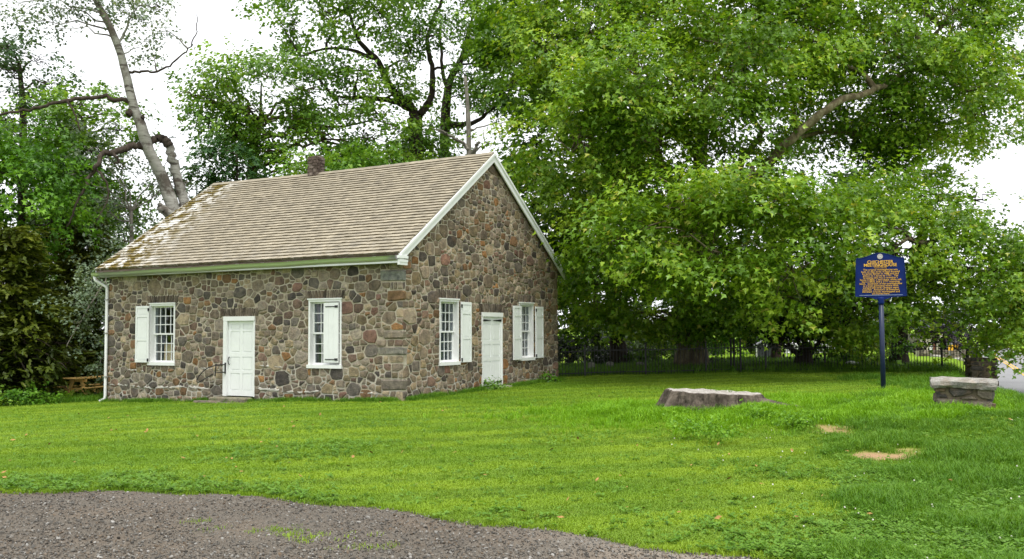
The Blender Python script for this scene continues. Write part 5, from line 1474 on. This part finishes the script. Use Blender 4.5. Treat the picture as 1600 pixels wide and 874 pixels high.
def make_shed():
    b = gpt(1195, 54); root = empty('garden_shed', tuple(b), R(-12)); tag(root, 'dark garden shed with white corner trim beyond the graveyard', 'shed')
    w, d, h, p = .72, 1.6, .60, .85
    w = .42; h = .62
    mb = MB(); mb.add([(-w, -.6, -.1), (w, -.6, -.1), (w, -.6, h), (0, -.6, p), (-w, -.6, h), (-w, 1.0, -.1), (w, 1.0, -.1), (w, 1.0, h), (0, 1.0, p), (-w, 1.0, h)], [(0, 1, 2, 3, 4), (9, 8, 7, 6, 5), (0, 5, 6, 1), (1, 6, 7, 2), (4, 9, 5, 0)]); mb.build('wall', M['slate'], root)
    r_ = MB()
    for s in (-1, 1): r_.add([(s * (w + .06), -.68, h - .03), (0, -.68, p + .02), (0, 1.06, p + .02), (s * (w + .06), 1.06, h - .03), (s * (w + .06), -.68, h + .02), (0, -.68, p + .08), (0, 1.06, p + .08), (s * (w + .06), 1.06, h + .02)], [(3, 2, 1, 0), (4, 5, 6, 7), (0, 1, 5, 4), (1, 2, 6, 5), (2, 3, 7, 6), (3, 0, 4, 7)])
    r_.build('roof', simple('shed_shingle', (.16, .16, .18), .9), root)
    for s in (-1, 1):
        q = MB(); q.box(s * w - .03, s * w + .03, -.63, -.57, -.1, h - .03); q.build('corner_trim', M['white'], root)
    q = MB(); q.box(-.09, .09, -.63, -.602, p - .28, p - .16); q.build('vent', M['white'], root)
    root.scale = (1.15, 1.15, 1.15)
make_shed()
def make_parasol():
    b = gpt(1236, 56); root = empty('parasol', tuple(b)); tag(root, 'white garden parasol open beyond the graveyard', 'parasol')
    q = MB(); q.tube([(0, 0, -.1), (0, 0, .92)], [.02, .02], 6); q.build('pole', M['signgrey'], root)
    q = MB(); n = 8; vs = [(0, 0, 1.0)]
    for r_, z in ((.22, .9), (.48, .76), (.485, .70)):
        for k in range(n): a = 2 * math.pi * k / n; vs.append((r_ * math.cos(a), r_ * math.sin(a), z))
    fs = [(0, 1 + k, 1 + (k + 1) % n) for k in range(n)]
    for i in range(2): fs += [(1 + i * n + k, 1 + (i + 1) * n + k, 1 + (i + 1) * n + (k + 1) % n, 1 + i * n + (k + 1) % n) for k in range(n)]
    q.add(vs, fs); q.build('canopy', M['white'], root)
    t = empty('garden_table', tuple(gpt(1238, 54))); tag(t, 'low white garden table under the parasol', 'table')
    q = MB(); q.box(-.42, .42, -.3, .3, .26, .30); q.build('tabletop', M['white'], t)
    for sx in (-1, 1):
        for sy in (-1, 1): q = MB(); q.box(sx * .38 - .02, sx * .38 + .02, sy * .26 - .02, sy * .26 + .02, -.1, .259); q.build('leg', M['white'], t)
make_parasol()
def house_far(px, D, w, h, d, label, name, roof_h, wallmat, roofmat, rz=0, wins=2, cat='house'):
    b = gpt(px, D); root = empty(name, tuple(b), rz); tag(root, label, cat)
    mb = MB(); mb.box(-w / 2, w / 2, 0, d, -.4, h); mb.add([(-w / 2, 0, h), (-w / 2, d, h), (-w / 2, d / 2, h + roof_h), (w / 2, 0, h), (w / 2, d, h), (w / 2, d / 2, h + roof_h)], [(0, 2, 1), (3, 4, 5)]); mb.build('wall', wallmat, root)
    r_ = MB()
    for s in (0, 1):
        y0, y1 = (-.2, d / 2) if s == 0 else (d + .2, d / 2)
        zl = h - .2 * roof_h / (d / 2)
        r_.add([(-w / 2 - .2, y0, zl), (w / 2 + .2, y0, zl), (w / 2 + .2, y1, h + roof_h), (-w / 2 - .2, y1, h + roof_h), (-w / 2 - .2, y0, zl + .1), (w / 2 + .2, y0, zl + .1), (w / 2 + .2, y1, h + roof_h + .1), (-w / 2 - .2, y1, h + roof_h + .1)], [(3, 2, 1, 0), (4, 5, 6, 7), (0, 1, 5, 4), (1, 2, 6, 5), (2, 3, 7, 6), (3, 0, 4, 7)])
    r_.build('roof', roofmat, root)
    for k in range(wins):
        x = -w / 2 + w * (k + .5) / wins
        q = MB(); q.box(x - .28, x + .28, -.05, -.001, h * .45, h * .8); wi = q.build('window', M['white'], root)
        q = MB(); q.box(x - .22, x + .22, -.07, -.051, h * .49, h * .76); q.build('pane', M['slate'], wi)
    return root
house_far(1290, 70, 3.2, 2.3, 3, 'white house glimpsed through the leaves beyond the parasol', 'white_house', 1.2, M['white'], M['slate'], .2)
# long cream outbuilding with brown door, seen under the boughs
def outbuilding():
    b = gpt(1462, 66); root = empty('cream_outbuilding', tuple(b), R(-4)); tag(root, 'low cream boarded outbuilding with brown door behind the road signs', 'outbuilding')
    x0, x1, h = -1.0, 1.35, 1.35
    mb = MB(); mb.box(x0, x1, .05, 3, -.3, h); mb.build('wall', simple('board_shadow_gap', (.2, .18, .15), .9), root)
    x = x0; 
    while x < x1 - .02:
        e = min(x + .27, x1)
        if not (-.24 < (x + e) / 2 < .06): q = MB(); q.box(x + .012, e - .012, 0, .049, -.3, h, None); q.build('board', M['cream'], root)
        x = e
    q = MB(); q.box(-.20, .04, .0, .049, -.3, h - .25); q.build('door', M['brown'], root)
    r_ = MB(); r_.add([(x0 - .15, -.25, h), (x1 + .15, -.25, h), (x1 + .15, 3.2, h + .9), (x0 - .15, 3.2, h + .9), (x0 - .15, -.25, h + .08), (x1 + .15, -.25, h + .08), (x1 + .15, 3.2, h + .98), (x0 - .15, 3.2, h + .98)], [(3, 2, 1, 0), (4, 5, 6, 7), (0, 1, 5, 4), (1, 2, 6, 5), (2, 3, 7, 6), (3, 0, 4, 7)]); r_.build('roof', M['slate'], root)
    q = MB(); q.box(.16, .34, -.5, -.3, -.3, 1.55, None, .02); q.build('porch_post', M['cream'], root)
outbuilding()
def low_wall():
    b = gpt(1476, 56); root = empty('low_stone_wall', tuple(b), R(3)); tag(root, 'low rubble stone wall along the far side of the graveyard', 'wall')
    w = 3.1
    q = MB(); q.box(-w / 2, w / 2, .06, .4, -.3, .33); q.build('core', M['mortar'], root)
    random.seed(41)
    z = -.1
    while z < .34:
        x = -w / 2
        h = random.uniform(.1, .16)
        while x < w / 2 - .02:
            e = min(x + random.uniform(.16, .4), w / 2)
            q = MB(); q.box(x + .01, e - .01, -random.uniform(0, .04), .055, z + .008, z + h - .008, tuple(np.array((.2, .17, .14)) * random.uniform(.6, 1.4)), .015, .01); q.build('stone', M['ledge'], root)
            x = e
        z += h
    for i, px in enumerate((1464, 1496, 1512)):
        p = gpt(px, 53); q = MB(); q.box(-.2, .2, -.12, .12, -.05, .1, (.5, .48, .45), .03, .02); o = q.build('pale_boulder', M['ledge']); o.location = tuple(p)
        tag(o, ('pale boulder at the foot of the low stone wall, leftmost of three', 'pale boulder below the yellow signs, middle of three', 'pale boulder nearest the dark stone pillar')[i], 'boulder', 'pale boulders along the low wall')
low_wall()
def road_sign(px, py, D, w, h, label, plate, kind, rz=0.0, diamond=False):
    b = gpt(px, D); c = P(px, py, D); root = empty('road_sign', tuple(b), rz); tag(root, label, 'road sign')
    zc = c[2] - b[2]
    q = MB(); q.box(-.025, .025, .012, .05, -.2, zc + h * .45); q.build('post', M['signgrey'], root)
    q = MB()
    if kind == 'round':
        n = 20; vs = [(w / 2 * math.cos(2 * math.pi * k / n), -.01, zc + h / 2 * math.sin(2 * math.pi * k / n)) for k in range(n)] + [(w / 2 * math.cos(2 * math.pi * k / n), .01, zc + h / 2 * math.sin(2 * math.pi * k / n)) for k in range(n)]
        q.add(vs, [tuple(range(n)), tuple(range(2 * n - 1, n - 1, -1))] + [(k, k + n, (k + 1) % n + n, (k + 1) % n) for k in range(n)])
    elif diamond:
        vs = [(0, y, zc - h / 2) for y in (-.01,)] + [(w / 2, -.01, zc), (0, -.01, zc + h / 2), (-w / 2, -.01, zc), (0, .01, zc - h / 2), (w / 2, .01, zc), (0, .01, zc + h / 2), (-w / 2, .01, zc)]
        q.add(vs, [(0, 1, 2, 3), (7, 6, 5, 4), (0, 4, 5, 1), (1, 5, 6, 2), (2, 6, 7, 3), (3, 7, 4, 0)])
    else: q.box(-w / 2, w / 2, -.01, .01, zc - h / 2, zc + h / 2)
    q.build('plate', plate, root)
    if kind == 'chevron':
        q = MB(); t = w * .26; a = w * .30; hh = h * .36
        for s in (-1, 1):
            v = [(-a, zc + s * hh), (-a + t, zc + s * hh), (a * .75, zc), (a * .75 - t, zc)]
            if s > 0: v = v[::-1]
            q.add([(x, -.016 - .0005 * s, z) for x, z in v] , [(0, 1, 2, 3)])
        q.build('chevron', M['iron'], root)
    if kind == 'round':
        cu = bpy.data.curves.new('route_number', 'FONT'); cu.body = '3'; cu.size = h * .75; cu.align_x = 'CENTER'; cu.align_y = 'CENTER'; cu.extrude = .002; cu.materials.append(M['iron'])
        o = text_mesh('route_number', cu, root); o.location = (0, -.015, zc); o.rotation_euler = (math.pi / 2, 0, 0)
    return root
road_sign(1486, 543.5, 52, .27, .30, 'yellow chevron road sign with black arrow, lower and nearer of the two', M['signyellow'], 'chevron', R(4))
road_sign(1495, 541, 58, .21, .29, 'yellow chevron road sign right of the grey sign back', M['signyellow'], 'chevron', R(4))
road_sign(1484.5, 540, 53, .33, .28, 'plain grey sign seen from behind, above the yellow chevron', M['signgrey'], 'plain', R(4))
road_sign(1455, 543, 52, .22, .30, 'round white route sign before the cream outbuilding', M['white'], 'round', R(3))
gw = MB(); p0 = gpt(1546, 40); gw.tube([(0, 0, 0), tuple(P(1561, 543, 40) - P(1547, 563, 40))], [.03, .03], 6)
g = gw.build('guy_wire_guard', simple('guard_yellow', (.6, .42, .03), .5)); g.location = tuple(P(1547, 563, 40) - np.array([0, 0, .05])); tag(g, 'yellow slanted guy wire guard beside the road', 'wire guard')

# ---------------------------------------------------------------- picnic table
def picnic():
    c = gpt(146, 31.0); root = empty('picnic_table', tuple(c), R(66)); tag(root, 'new yellow timber picnic table beside the far house corner', 'picnic table')
    ln = 1.85
    for k in range(5):
        y = -.36 + k * .15; q = MB(); q.box(-ln / 2, ln / 2, y, y + .14, .70, .74, None, .006); q.build('top_plank', M['timber'], root)
    for s in (-1, 1):
        for k in range(2):
            y = s * .62 + (k - 1) * .14 + (.0 if s > 0 else .0); q = MB(); q.box(-ln / 2, ln / 2, y, y + .13, .42, .455, None, .006); q.build('seat_plank', M['timber'], root)
    for x in (-.62, .62):
        for s in (-1, 1):
            q = MB(); q.bar((x, s * .16, .70), (x, s * .52, -.02), .04, .12, (0, 1, 0)); q.build('leg', M['timber'], root)
        q = MB(); q.box(x + .021, x + .06, -.74, .74, .30, .415); q.build('cross_beam', M['timber'], root)
        q = MB(); q.box(x + .021, x + .06, -.36, .36, .60, .695); q.build('top_batten', M['timber'], root)
picnic()

# ---------------------------------------------------------------- grass, weeds and pebbles (instanced stuff)
def tuft(name, mat, nb, h0, h1, spread, wid, lean, seed, flat=False):
    rng = np.random.default_rng(seed); mb = MB()
    for k in range(nb):
        a = rng.uniform(0, 2 * math.pi); r = spread * math.sqrt(rng.random()); x, y = r * math.cos(a), r * math.sin(a)
        h = rng.uniform(h0, h1); b = rng.uniform(0, 2 * math.pi); l = lean * rng.uniform(.3, 1.2) * h
        dx, dy = math.cos(b), math.sin(b); w = wid * rng.uniform(.7, 1.3); sx, sy = -dy * w / 2, dx * w / 2
        mb.add([(x - sx, y - sy, -.01), (x + sx, y + sy, -.01), (x + dx * l * .35 + sx * .8, y + dy * l * .35 + sy * .8, h * .6), (x + dx * l * .35 - sx * .8, y + dy * l * .35 - sy * .8, h * .6), (x + dx * l, y + dy * l, h * (1 - .25 * lean))], [(0, 1, 2, 3), (3, 2, 4)])
    return bpy.data.objects.new(name, mb.mesh(name, mat))
def rosette(name, mat, nl, size, seed, flowers=0):
    rng = np.random.default_rng(seed); mb = MB()
    for k in range(nl):
        a = rng.uniform(0, 6.28); r = rng.uniform(.0, size * 1.4); h = rng.uniform(.02, .06); c = np.array([r * math.cos(a), r * math.sin(a), h]); b = rng.uniform(0, 6.28); s = size * rng.uniform(.6, 1.2)
        d = np.array([math.cos(b), math.sin(b), rng.uniform(-.1, .5)]); e = np.array([-math.sin(b), math.cos(b), 0])
        mb.add([c, c + d * s * .5 - e * s * .3, c + d * s, c + d * s * .5 + e * s * .3], [(0, 1, 2, 3)])
    return bpy.data.objects.new(name, mb.mesh(name, mat))
def ball(name, mat, r, seed, squash=.6, z=0.0):
    rng = np.random.default_rng(seed); mb = MB(); vs = []
    for (zz, rr) in ((-.9, .4), (-.2, 1.0), (.5, .8)):
        for k in range(6): a = k * math.pi / 3 + zz; q = r * rr * rng.uniform(.75, 1.15); vs.append((q * math.cos(a), q * math.sin(a) * .8, z + zz * r * squash))
    vs.append((0, 0, z + r * squash * .85))
    fs = [(i * 6 + k, i * 6 + (k + 1) % 6, (i + 1) * 6 + (k + 1) % 6, (i + 1) * 6 + k) for i in range(2) for k in range(6)] + [(12 + k, 12 + (k + 1) % 6, 18) for k in range(6)]
    mb.add(vs, fs); return bpy.data.objects.new(name, mb.mesh(name, mat))
def scatter(name, label, pts, scale, protos, tilt=None, align_seed=1):
    """points mesh + geometry nodes instancing one of several small meshes"""
    pts = np.asarray(pts, np.float32)
    me = bpy.data.meshes.new(name); me.vertices.add(len(pts)); me.vertices.foreach_set('co', pts.ravel())
    rng = np.random.default_rng(align_seed)
    at = me.attributes.new('sc', 'FLOAT', 'POINT'); at.data.foreach_set('value', np.asarray(scale, np.float32))
    rot = np.zeros((len(pts), 3), np.float32); rot[:, 2] = rng.uniform(0, 6.283, len(pts))
    if tilt: rot[:, :2] = rng.normal(0, tilt, (len(pts), 2))
    at = me.attributes.new('ro', 'FLOAT_VECTOR', 'POINT'); at.data.foreach_set('vector', rot.ravel())
    at = me.attributes.new('ix', 'INT', 'POINT'); at.data.foreach_set('value', rng.integers(0, len(protos), len(pts)).astype(np.int32))
    o = link(name, me); tag(o, label, kind='stuff')
    ng = bpy.data.node_groups.new(name, 'GeometryNodeTree')
    ng.interface.new_socket('Geometry', in_out='INPUT', socket_type='NodeSocketGeometry'); ng.interface.new_socket('Geometry', in_out='OUTPUT', socket_type='NodeSocketGeometry')
    gi, go = ng.nodes.new('NodeGroupInput'), ng.nodes.new('NodeGroupOutput')
    jn = ng.nodes.new('GeometryNodeJoinGeometry')
    def named(nm, ty):
        n = ng.nodes.new('GeometryNodeInputNamedAttribute'); n.data_type = ty; n.inputs['Name'].default_value = nm; return n.outputs[0]
    for k, pr in enumerate(protos):
        ip = ng.nodes.new('GeometryNodeInstanceOnPoints'); oi = ng.nodes.new('GeometryNodeObjectInfo'); oi.inputs['Object'].default_value = pr; oi.inputs['As Instance'].default_value = True
        cmp = ng.nodes.new('FunctionNodeCompare'); cmp.data_type = 'INT'; cmp.operation = 'EQUAL'
        ng.links.new(named('ix', 'INT'), cmp.inputs[2]); cmp.inputs[3].default_value = k
        ng.links.new(gi.outputs[0], ip.inputs['Points']); ng.links.new(cmp.outputs[0], ip.inputs['Selection']); ng.links.new(oi.outputs['Geometry'], ip.inputs['Instance'])
        er = ng.nodes.new('FunctionNodeEulerToRotation'); ng.links.new(named('ro', 'FLOAT_VECTOR'), er.inputs[0]); ng.links.new(er.outputs[0], ip.inputs['Rotation'])
        ng.links.new(named('sc', 'FLOAT'), ip.inputs['Scale']); ng.links.new(ip.outputs[0], jn.inputs[0])
    ng.links.new(jn.outputs[0], go.inputs[0])
    md = o.modifiers.new('scatter', 'NODES'); md.node_group = ng
    return o
def inside_house(x, y, m=0.0):
    u = (x - HX) * FD[0] + (y - HY) * FD[1]; w = (x - HX) * GD[0] + (y - HY) * GD[1]
    return (u > -m) & (u < L + m) & (w > -m) & (w < W + m)
def wedge_points(n, d0, d1, power, rng, spread=.66):
    """ground points in the wedge of land in view (and a margin beside it), thinning with distance"""
    t = rng.random(n)
    if abs(power - 1) < 1e-6: y = d0 * (d1 / d0) ** t
    else: y = (d0 ** (1 - power) + t * (d1 ** (1 - power) - d0 ** (1 - power))) ** (1 / (1 - power))
    x = rng.uniform(-spread, spread, n) * y
    return x, y
g_rng = np.random.default_rng(99)
G_MOWN = mat_grass('mown_blade', [(.10, (.13, .225, .018)), (.45, (.215, .35, .032)), (.9, (.33, .46, .065))])
G_LONG = mat_grass('long_blade', [(.10, (.05, .14, .008)), (.45, (.09, .215, .013)), (.9, (.17, .31, .026))], False)
G_RIM = mat_grass('lush_blade', [(.10, (.10, .24, .006)), (.45, (.17, .36, .010)), (.9, (.27, .46, .022))], False)
G_CLOV = mat_grass('clover_leaf', [(.10, (.08, .19, .016)), (.5, (.13, .27, .025)), (.9, (.20, .35, .05))], False)
MOWN = [tuft('mown_tuft', G_MOWN, 16, .015, .04, .085, .006, .75, s) for s in (1, 2, 3, 4)]
LONG = [tuft('long_tuft', G_LONG, 14, .07, .17, .07, .007, .7, s) for s in (5, 6, 7)]
RIM = [tuft('lush_tuft', G_RIM, 14, .06, .15, .07, .008, .7, s) for s in (25, 26, 27)]
CLOV = [rosette('clover_tuft', G_CLOV, 16, .030, s) for s in (8, 9, 10)]
WEED = [rosette('weed_tuft', G_CLOV, 9, .05, s) for s in (18, 19)]
def lawn_ok(x, y):
    return (~inside_house(x, y, -.02)) & (road_off(x, y) < -2.15) & (y > edge_y(x) - .05 + .1 * np.sin(x * 4)) & (np.hypot(x - STUMP[0], y - STUMP[1]) > .95)
def put_on_ground(x, y, dz=0.0): return np.stack([x, y, gh(x, y) + dz], 1)
def longness(x, y):
    """how rank the grass is: tall on the unmown right bank and round the stump"""
    dst = np.hypot(x - STUMP[0], (y - STUMP[1]))
    a = 1 - sstep(1.1, 2.6, dst + .35 * np.sin(x * 3) * np.sin(y * 2.3))
    # unmown bank: right of a line running from the drive corner past the stump to the pier
    lx = np.interp(y, [6, 8, 10, 12.5, 15, 17, 19, 21, 24], [1.9, 2.5, 3.4, 4.1, 4.2, 4.6, 6.2, 8.0, 9.4])
    b = sstep(-.15, .6, x - lx + .25 * np.sin(y * 2.1)) * (1 - sstep(20.0, 21.5, y) * (1 - sstep(8.8, 9.6, x)))
    return np.clip(np.maximum(a, b), 0, 1)
def make_grass():
    x, y = wedge_points(230000, 6.0, 33, 1.25, g_rng)
    ok = lawn_ok(x, y) & (g_rng.random(len(x)) > dirt_mask(x, y) * 1.15); x, y = x[ok], y[ok]
    lo = longness(x, y); k = g_rng.random(len(x)) < lo * .6
    xs, ys = x[~k], y[~k]
    sc = g_rng.uniform(.75, 1.25, len(xs)) * (.8 + ys / 26)
    scatter('mown_grass', 'short mown lawn grass', put_on_ground(xs, ys), sc, MOWN, .08, 3)
    xl, yl = wedge_points(90000, 6.0, 30, 1.2, g_rng)
    ok = lawn_ok(xl, yl) & (g_rng.random(len(xl)) > dirt_mask(xl, yl) * 1.3); xl, yl = xl[ok], yl[ok]
    lo = longness(xl, yl); ok = g_rng.random(len(xl)) < lo; xl, yl, lo = xl[ok], yl[ok], lo[ok]
    clump = .62 + .62 * np.clip(np.sin(xl * 2.3 + np.sin(yl * 1.7)) * np.sin(yl * 2.1 + 1.3) + .4, 0, 1)
    sc = clump * g_rng.uniform(.6, 1.15, len(xl)) * (.55 + .45 * lo) * (.85 + yl / 60)
    scatter('long_grass', 'longer unmown grass on the right bank and round the stump', put_on_ground(xl, yl), sc, LONG, .15, 4)
    aa = g_rng.uniform(0, 6.283, 13000); rr_ = .86 + np.abs(g_rng.normal(0, .95, len(aa))); xr, yr = STUMP[0] + rr_ * np.cos(aa) * 1.35, STUMP[1] + rr_ * np.sin(aa)
    ok = g_rng.random(len(xr)) > dirt_mask(xr, yr) * 1.3; xr, yr = xr[ok], yr[ok]
    x2, y2 = g_rng.uniform(3.5, 9.6, 14000), g_rng.uniform(15, 20.5, 14000); ok = (longness(x2, y2) > g_rng.random(14000)) & lawn_ok(x2, y2) & (y2 > 15.6 + .5 * np.sin(x2 * 1.7)) & (g_rng.random(14000) > dirt_mask(x2, y2) * 1.3)
    xr, yr = np.concatenate([xr, x2[ok]]), np.concatenate([yr, y2[ok]])
    scatter('lush_grass', 'bright rank grass round the stump and before the stone pier', put_on_ground(xr, yr), g_rng.uniform(.5, 1.6, len(xr)) * (.75 + .6 * np.clip(np.sin(xr * 3.1 + np.sin(yr * 2.7)) * np.sin(yr * 3.3 + 1.0) + .3, 0, 1)), RIM, .2, 24)
    # clover and broad leaves
    xc, yc = wedge_points(42000, 6.2, 26, 1.5, g_rng)
    ok = lawn_ok(xc, yc) & (g_rng.random(len(xc)) > dirt_mask(xc, yc)); xc, yc = xc[ok], yc[ok]
    pn = np.sin(xc * 1.1 + 2 * np.sin(yc * .6)) * np.sin(yc * .9 + 1.5 * np.sin(xc * .5)) + .5 * longness(xc, yc) + .5 * (yc - edge_y(xc) < .9)
    ok = g_rng.random(len(xc)) < np.clip(pn, .06, 1); xc, yc = xc[ok], yc[ok]
    scatter('clover', 'clover leaves growing among the grass', put_on_ground(xc, yc), g_rng.uniform(.7, 1.5, len(xc)), CLOV, .1, 5)
    xw, yw = wedge_points(1800, 6.2, 22, 1.4, g_rng)
    ok = lawn_ok(xw, yw) & (g_rng.random(len(xw)) < .25 + .6 * longness(xw, yw) + .6 * (yw - edge_y(xw) < .7)); xw, yw = xw[ok], yw[ok]
    scatter('broadleaf_weeds', 'broad leaved weeds dotted through the grass', put_on_ground(xw, yw), g_rng.uniform(.6, 1.6, len(xw)), WEED, .1, 6)
    xf, yf = wedge_points(1100, 6.2, 17, 1.2, g_rng)
    ok = lawn_ok(xf, yf) & (xf > 2.2) & (g_rng.random(len(xf)) < .35); xf, yf = xf[ok], yf[ok]
    scatter('clover_blossoms', 'white clover blossoms in the long grass', put_on_ground(xf, yf, .07), g_rng.uniform(.6, 1.2, len(xf)), [ball('blossom', M['clover'], .012, 2, .8), ball('blossom', M['clover'], .010, 3, .9)], .2, 7)
    xl, yl = wedge_points(420, 6.3, 26, 1.0, g_rng); ok = lawn_ok(xl, yl); xl, yl = xl[ok], yl[ok]
    LV = [rosette('dry_leaf', simple('dry_leaf', (.30, .17, .06), .8, .2, .5, 20), 1, .07, s) for s in (31, 32, 33)]
    scatter('fallen_leaves', 'a few dry brown leaves fallen on the lawn', put_on_ground(xl, yl, .0), g_rng.uniform(.6, 1.3, len(xl)), LV, .3, 14)
    # grass fringe along the house walls and the picnic table
    s = g_rng.uniform(0, L + W, 5200); off = np.abs(g_rng.normal(0, .13, len(s))) + .04
    p = np.where((s < L)[:, None], np.array([HX, HY]) + FD * s[:, None] - GD * off[:, None], np.array([HX, HY]) + GD * (s - L)[:, None] - FD * off[:, None])
    ok = g_rng.random(len(s)) < .55 + .45 * np.sin(s * 2.3)
    p = p[ok]
    scatter('wall_grass', 'uncut grass along the foot of the stone walls', put_on_ground(p[:, 0], p[:, 1]), g_rng.uniform(.55, 1.35, len(p)), LONG, .2, 8)
    # rank weeds on the road bank and beyond the fence
    yb = g_rng.uniform(14, 31, 9000); xb = road_center(yb) - 2.3 / .907 - np.abs(g_rng.normal(0, .75, len(yb)))
    scatter('bank_weeds', 'tall weeds along the edge of the road', put_on_ground(xb, yb), g_rng.uniform(.5, 1.3, len(yb)), LONG, .2, 9)
    xk, yk = g_rng.uniform(-1, 16, 9000), g_rng.uniform(32.4, 45, 9000); ok = (~inside_house(xk, yk, .1)) & (road_off(xk, yk) < -2.3); xk, yk = xk[ok], yk[ok]
    scatter('graveyard_grass', 'shaded grass beyond the iron fence', put_on_ground(xk, yk), g_rng.uniform(1.2, 2.6, len(xk)), LONG, .2, 10)
    xk, yk = g_rng.uniform(-20, -12.5, 5000), g_rng.uniform(26.5, 31, 5000); ok = ~inside_house(xk, yk, .1) & (yk > 27.6 + .25 * (xk + 20) * .4); xk, yk = xk[ok], yk[ok]
    scatter('hedge_bottom_grass', 'rough grass under the hemlocks around the picnic table', put_on_ground(xk, yk), g_rng.uniform(.8, 2.2, len(xk)), LONG, .2, 11)
make_grass()
def make_pebbles():
    PEB = [ball('pebble_form', M['pebble'], .0075, s, .55) for s in (1, 2, 3, 4)]
    y = 4.5 * (11.0 / 4.5) ** g_rng.random(95000); x = g_rng.uniform(-.68, .35, len(y)) * y
    ok = y < edge_y(x) + .05 * np.sin(x * 5) + g_rng.normal(0, .06, len(x)); x, y = x[ok], y[ok]
    sz = np.clip(g_rng.lognormal(-.25, .55, len(x)), .3, 3.0)
    scatter('gravel', 'loose grey and brown gravel stones on the drive', put_on_ground(x, y, .012), sz, PEB, .5, 12)
    # grass creeping into the drive
    pts = []
    for (px, py, r_, n) in ((428, 831, .10, 26), (500, 842, .22, 22), (290, 818, .10, 7), (330, 830, .08, 4), (580, 857, .12, 10), (462, 838, .08, 10)):
        c = G0(px, py)
        pts += [(c[0] + g_rng.normal(0, r_), c[1] + g_rng.normal(0, r_ * .5)) for _ in range(n)]
    p = np.array(pts); scatter('drive_grass', 'sparse grass growing through the gravel', put_on_ground(p[:, 0], p[:, 1]), g_rng.uniform(.6, 1.2, len(p)), MOWN, .15, 13)
make_pebbles()
# seedlings on the stump
sp = MB()
for k in range(60):
    a = random.uniform(-.5, 1.6); r_ = random.uniform(.45, .85); x, y = .1 + r_ * math.cos(a) * random.uniform(-.6, 1) , .25 + random.uniform(.0, .5)
    h = random.uniform(.04, .15); b_ = random.uniform(0, 6.28)
    if math.hypot(x, y) > .82: continue
    sp.add([(x - .004, y, 0), (x + .004, y, 0), (x + .5 * h * math.cos(b_), y + .5 * h * math.sin(b_), h)], [(0, 1, 2)])
o = sp.build('stump_grass', G_LONG); o.location = (STUMP[0], STUMP[1], gz(STUMP[0], STUMP[1]) + .25); tag(o, 'wisps of grass growing from the top of the stump', kind='stuff')
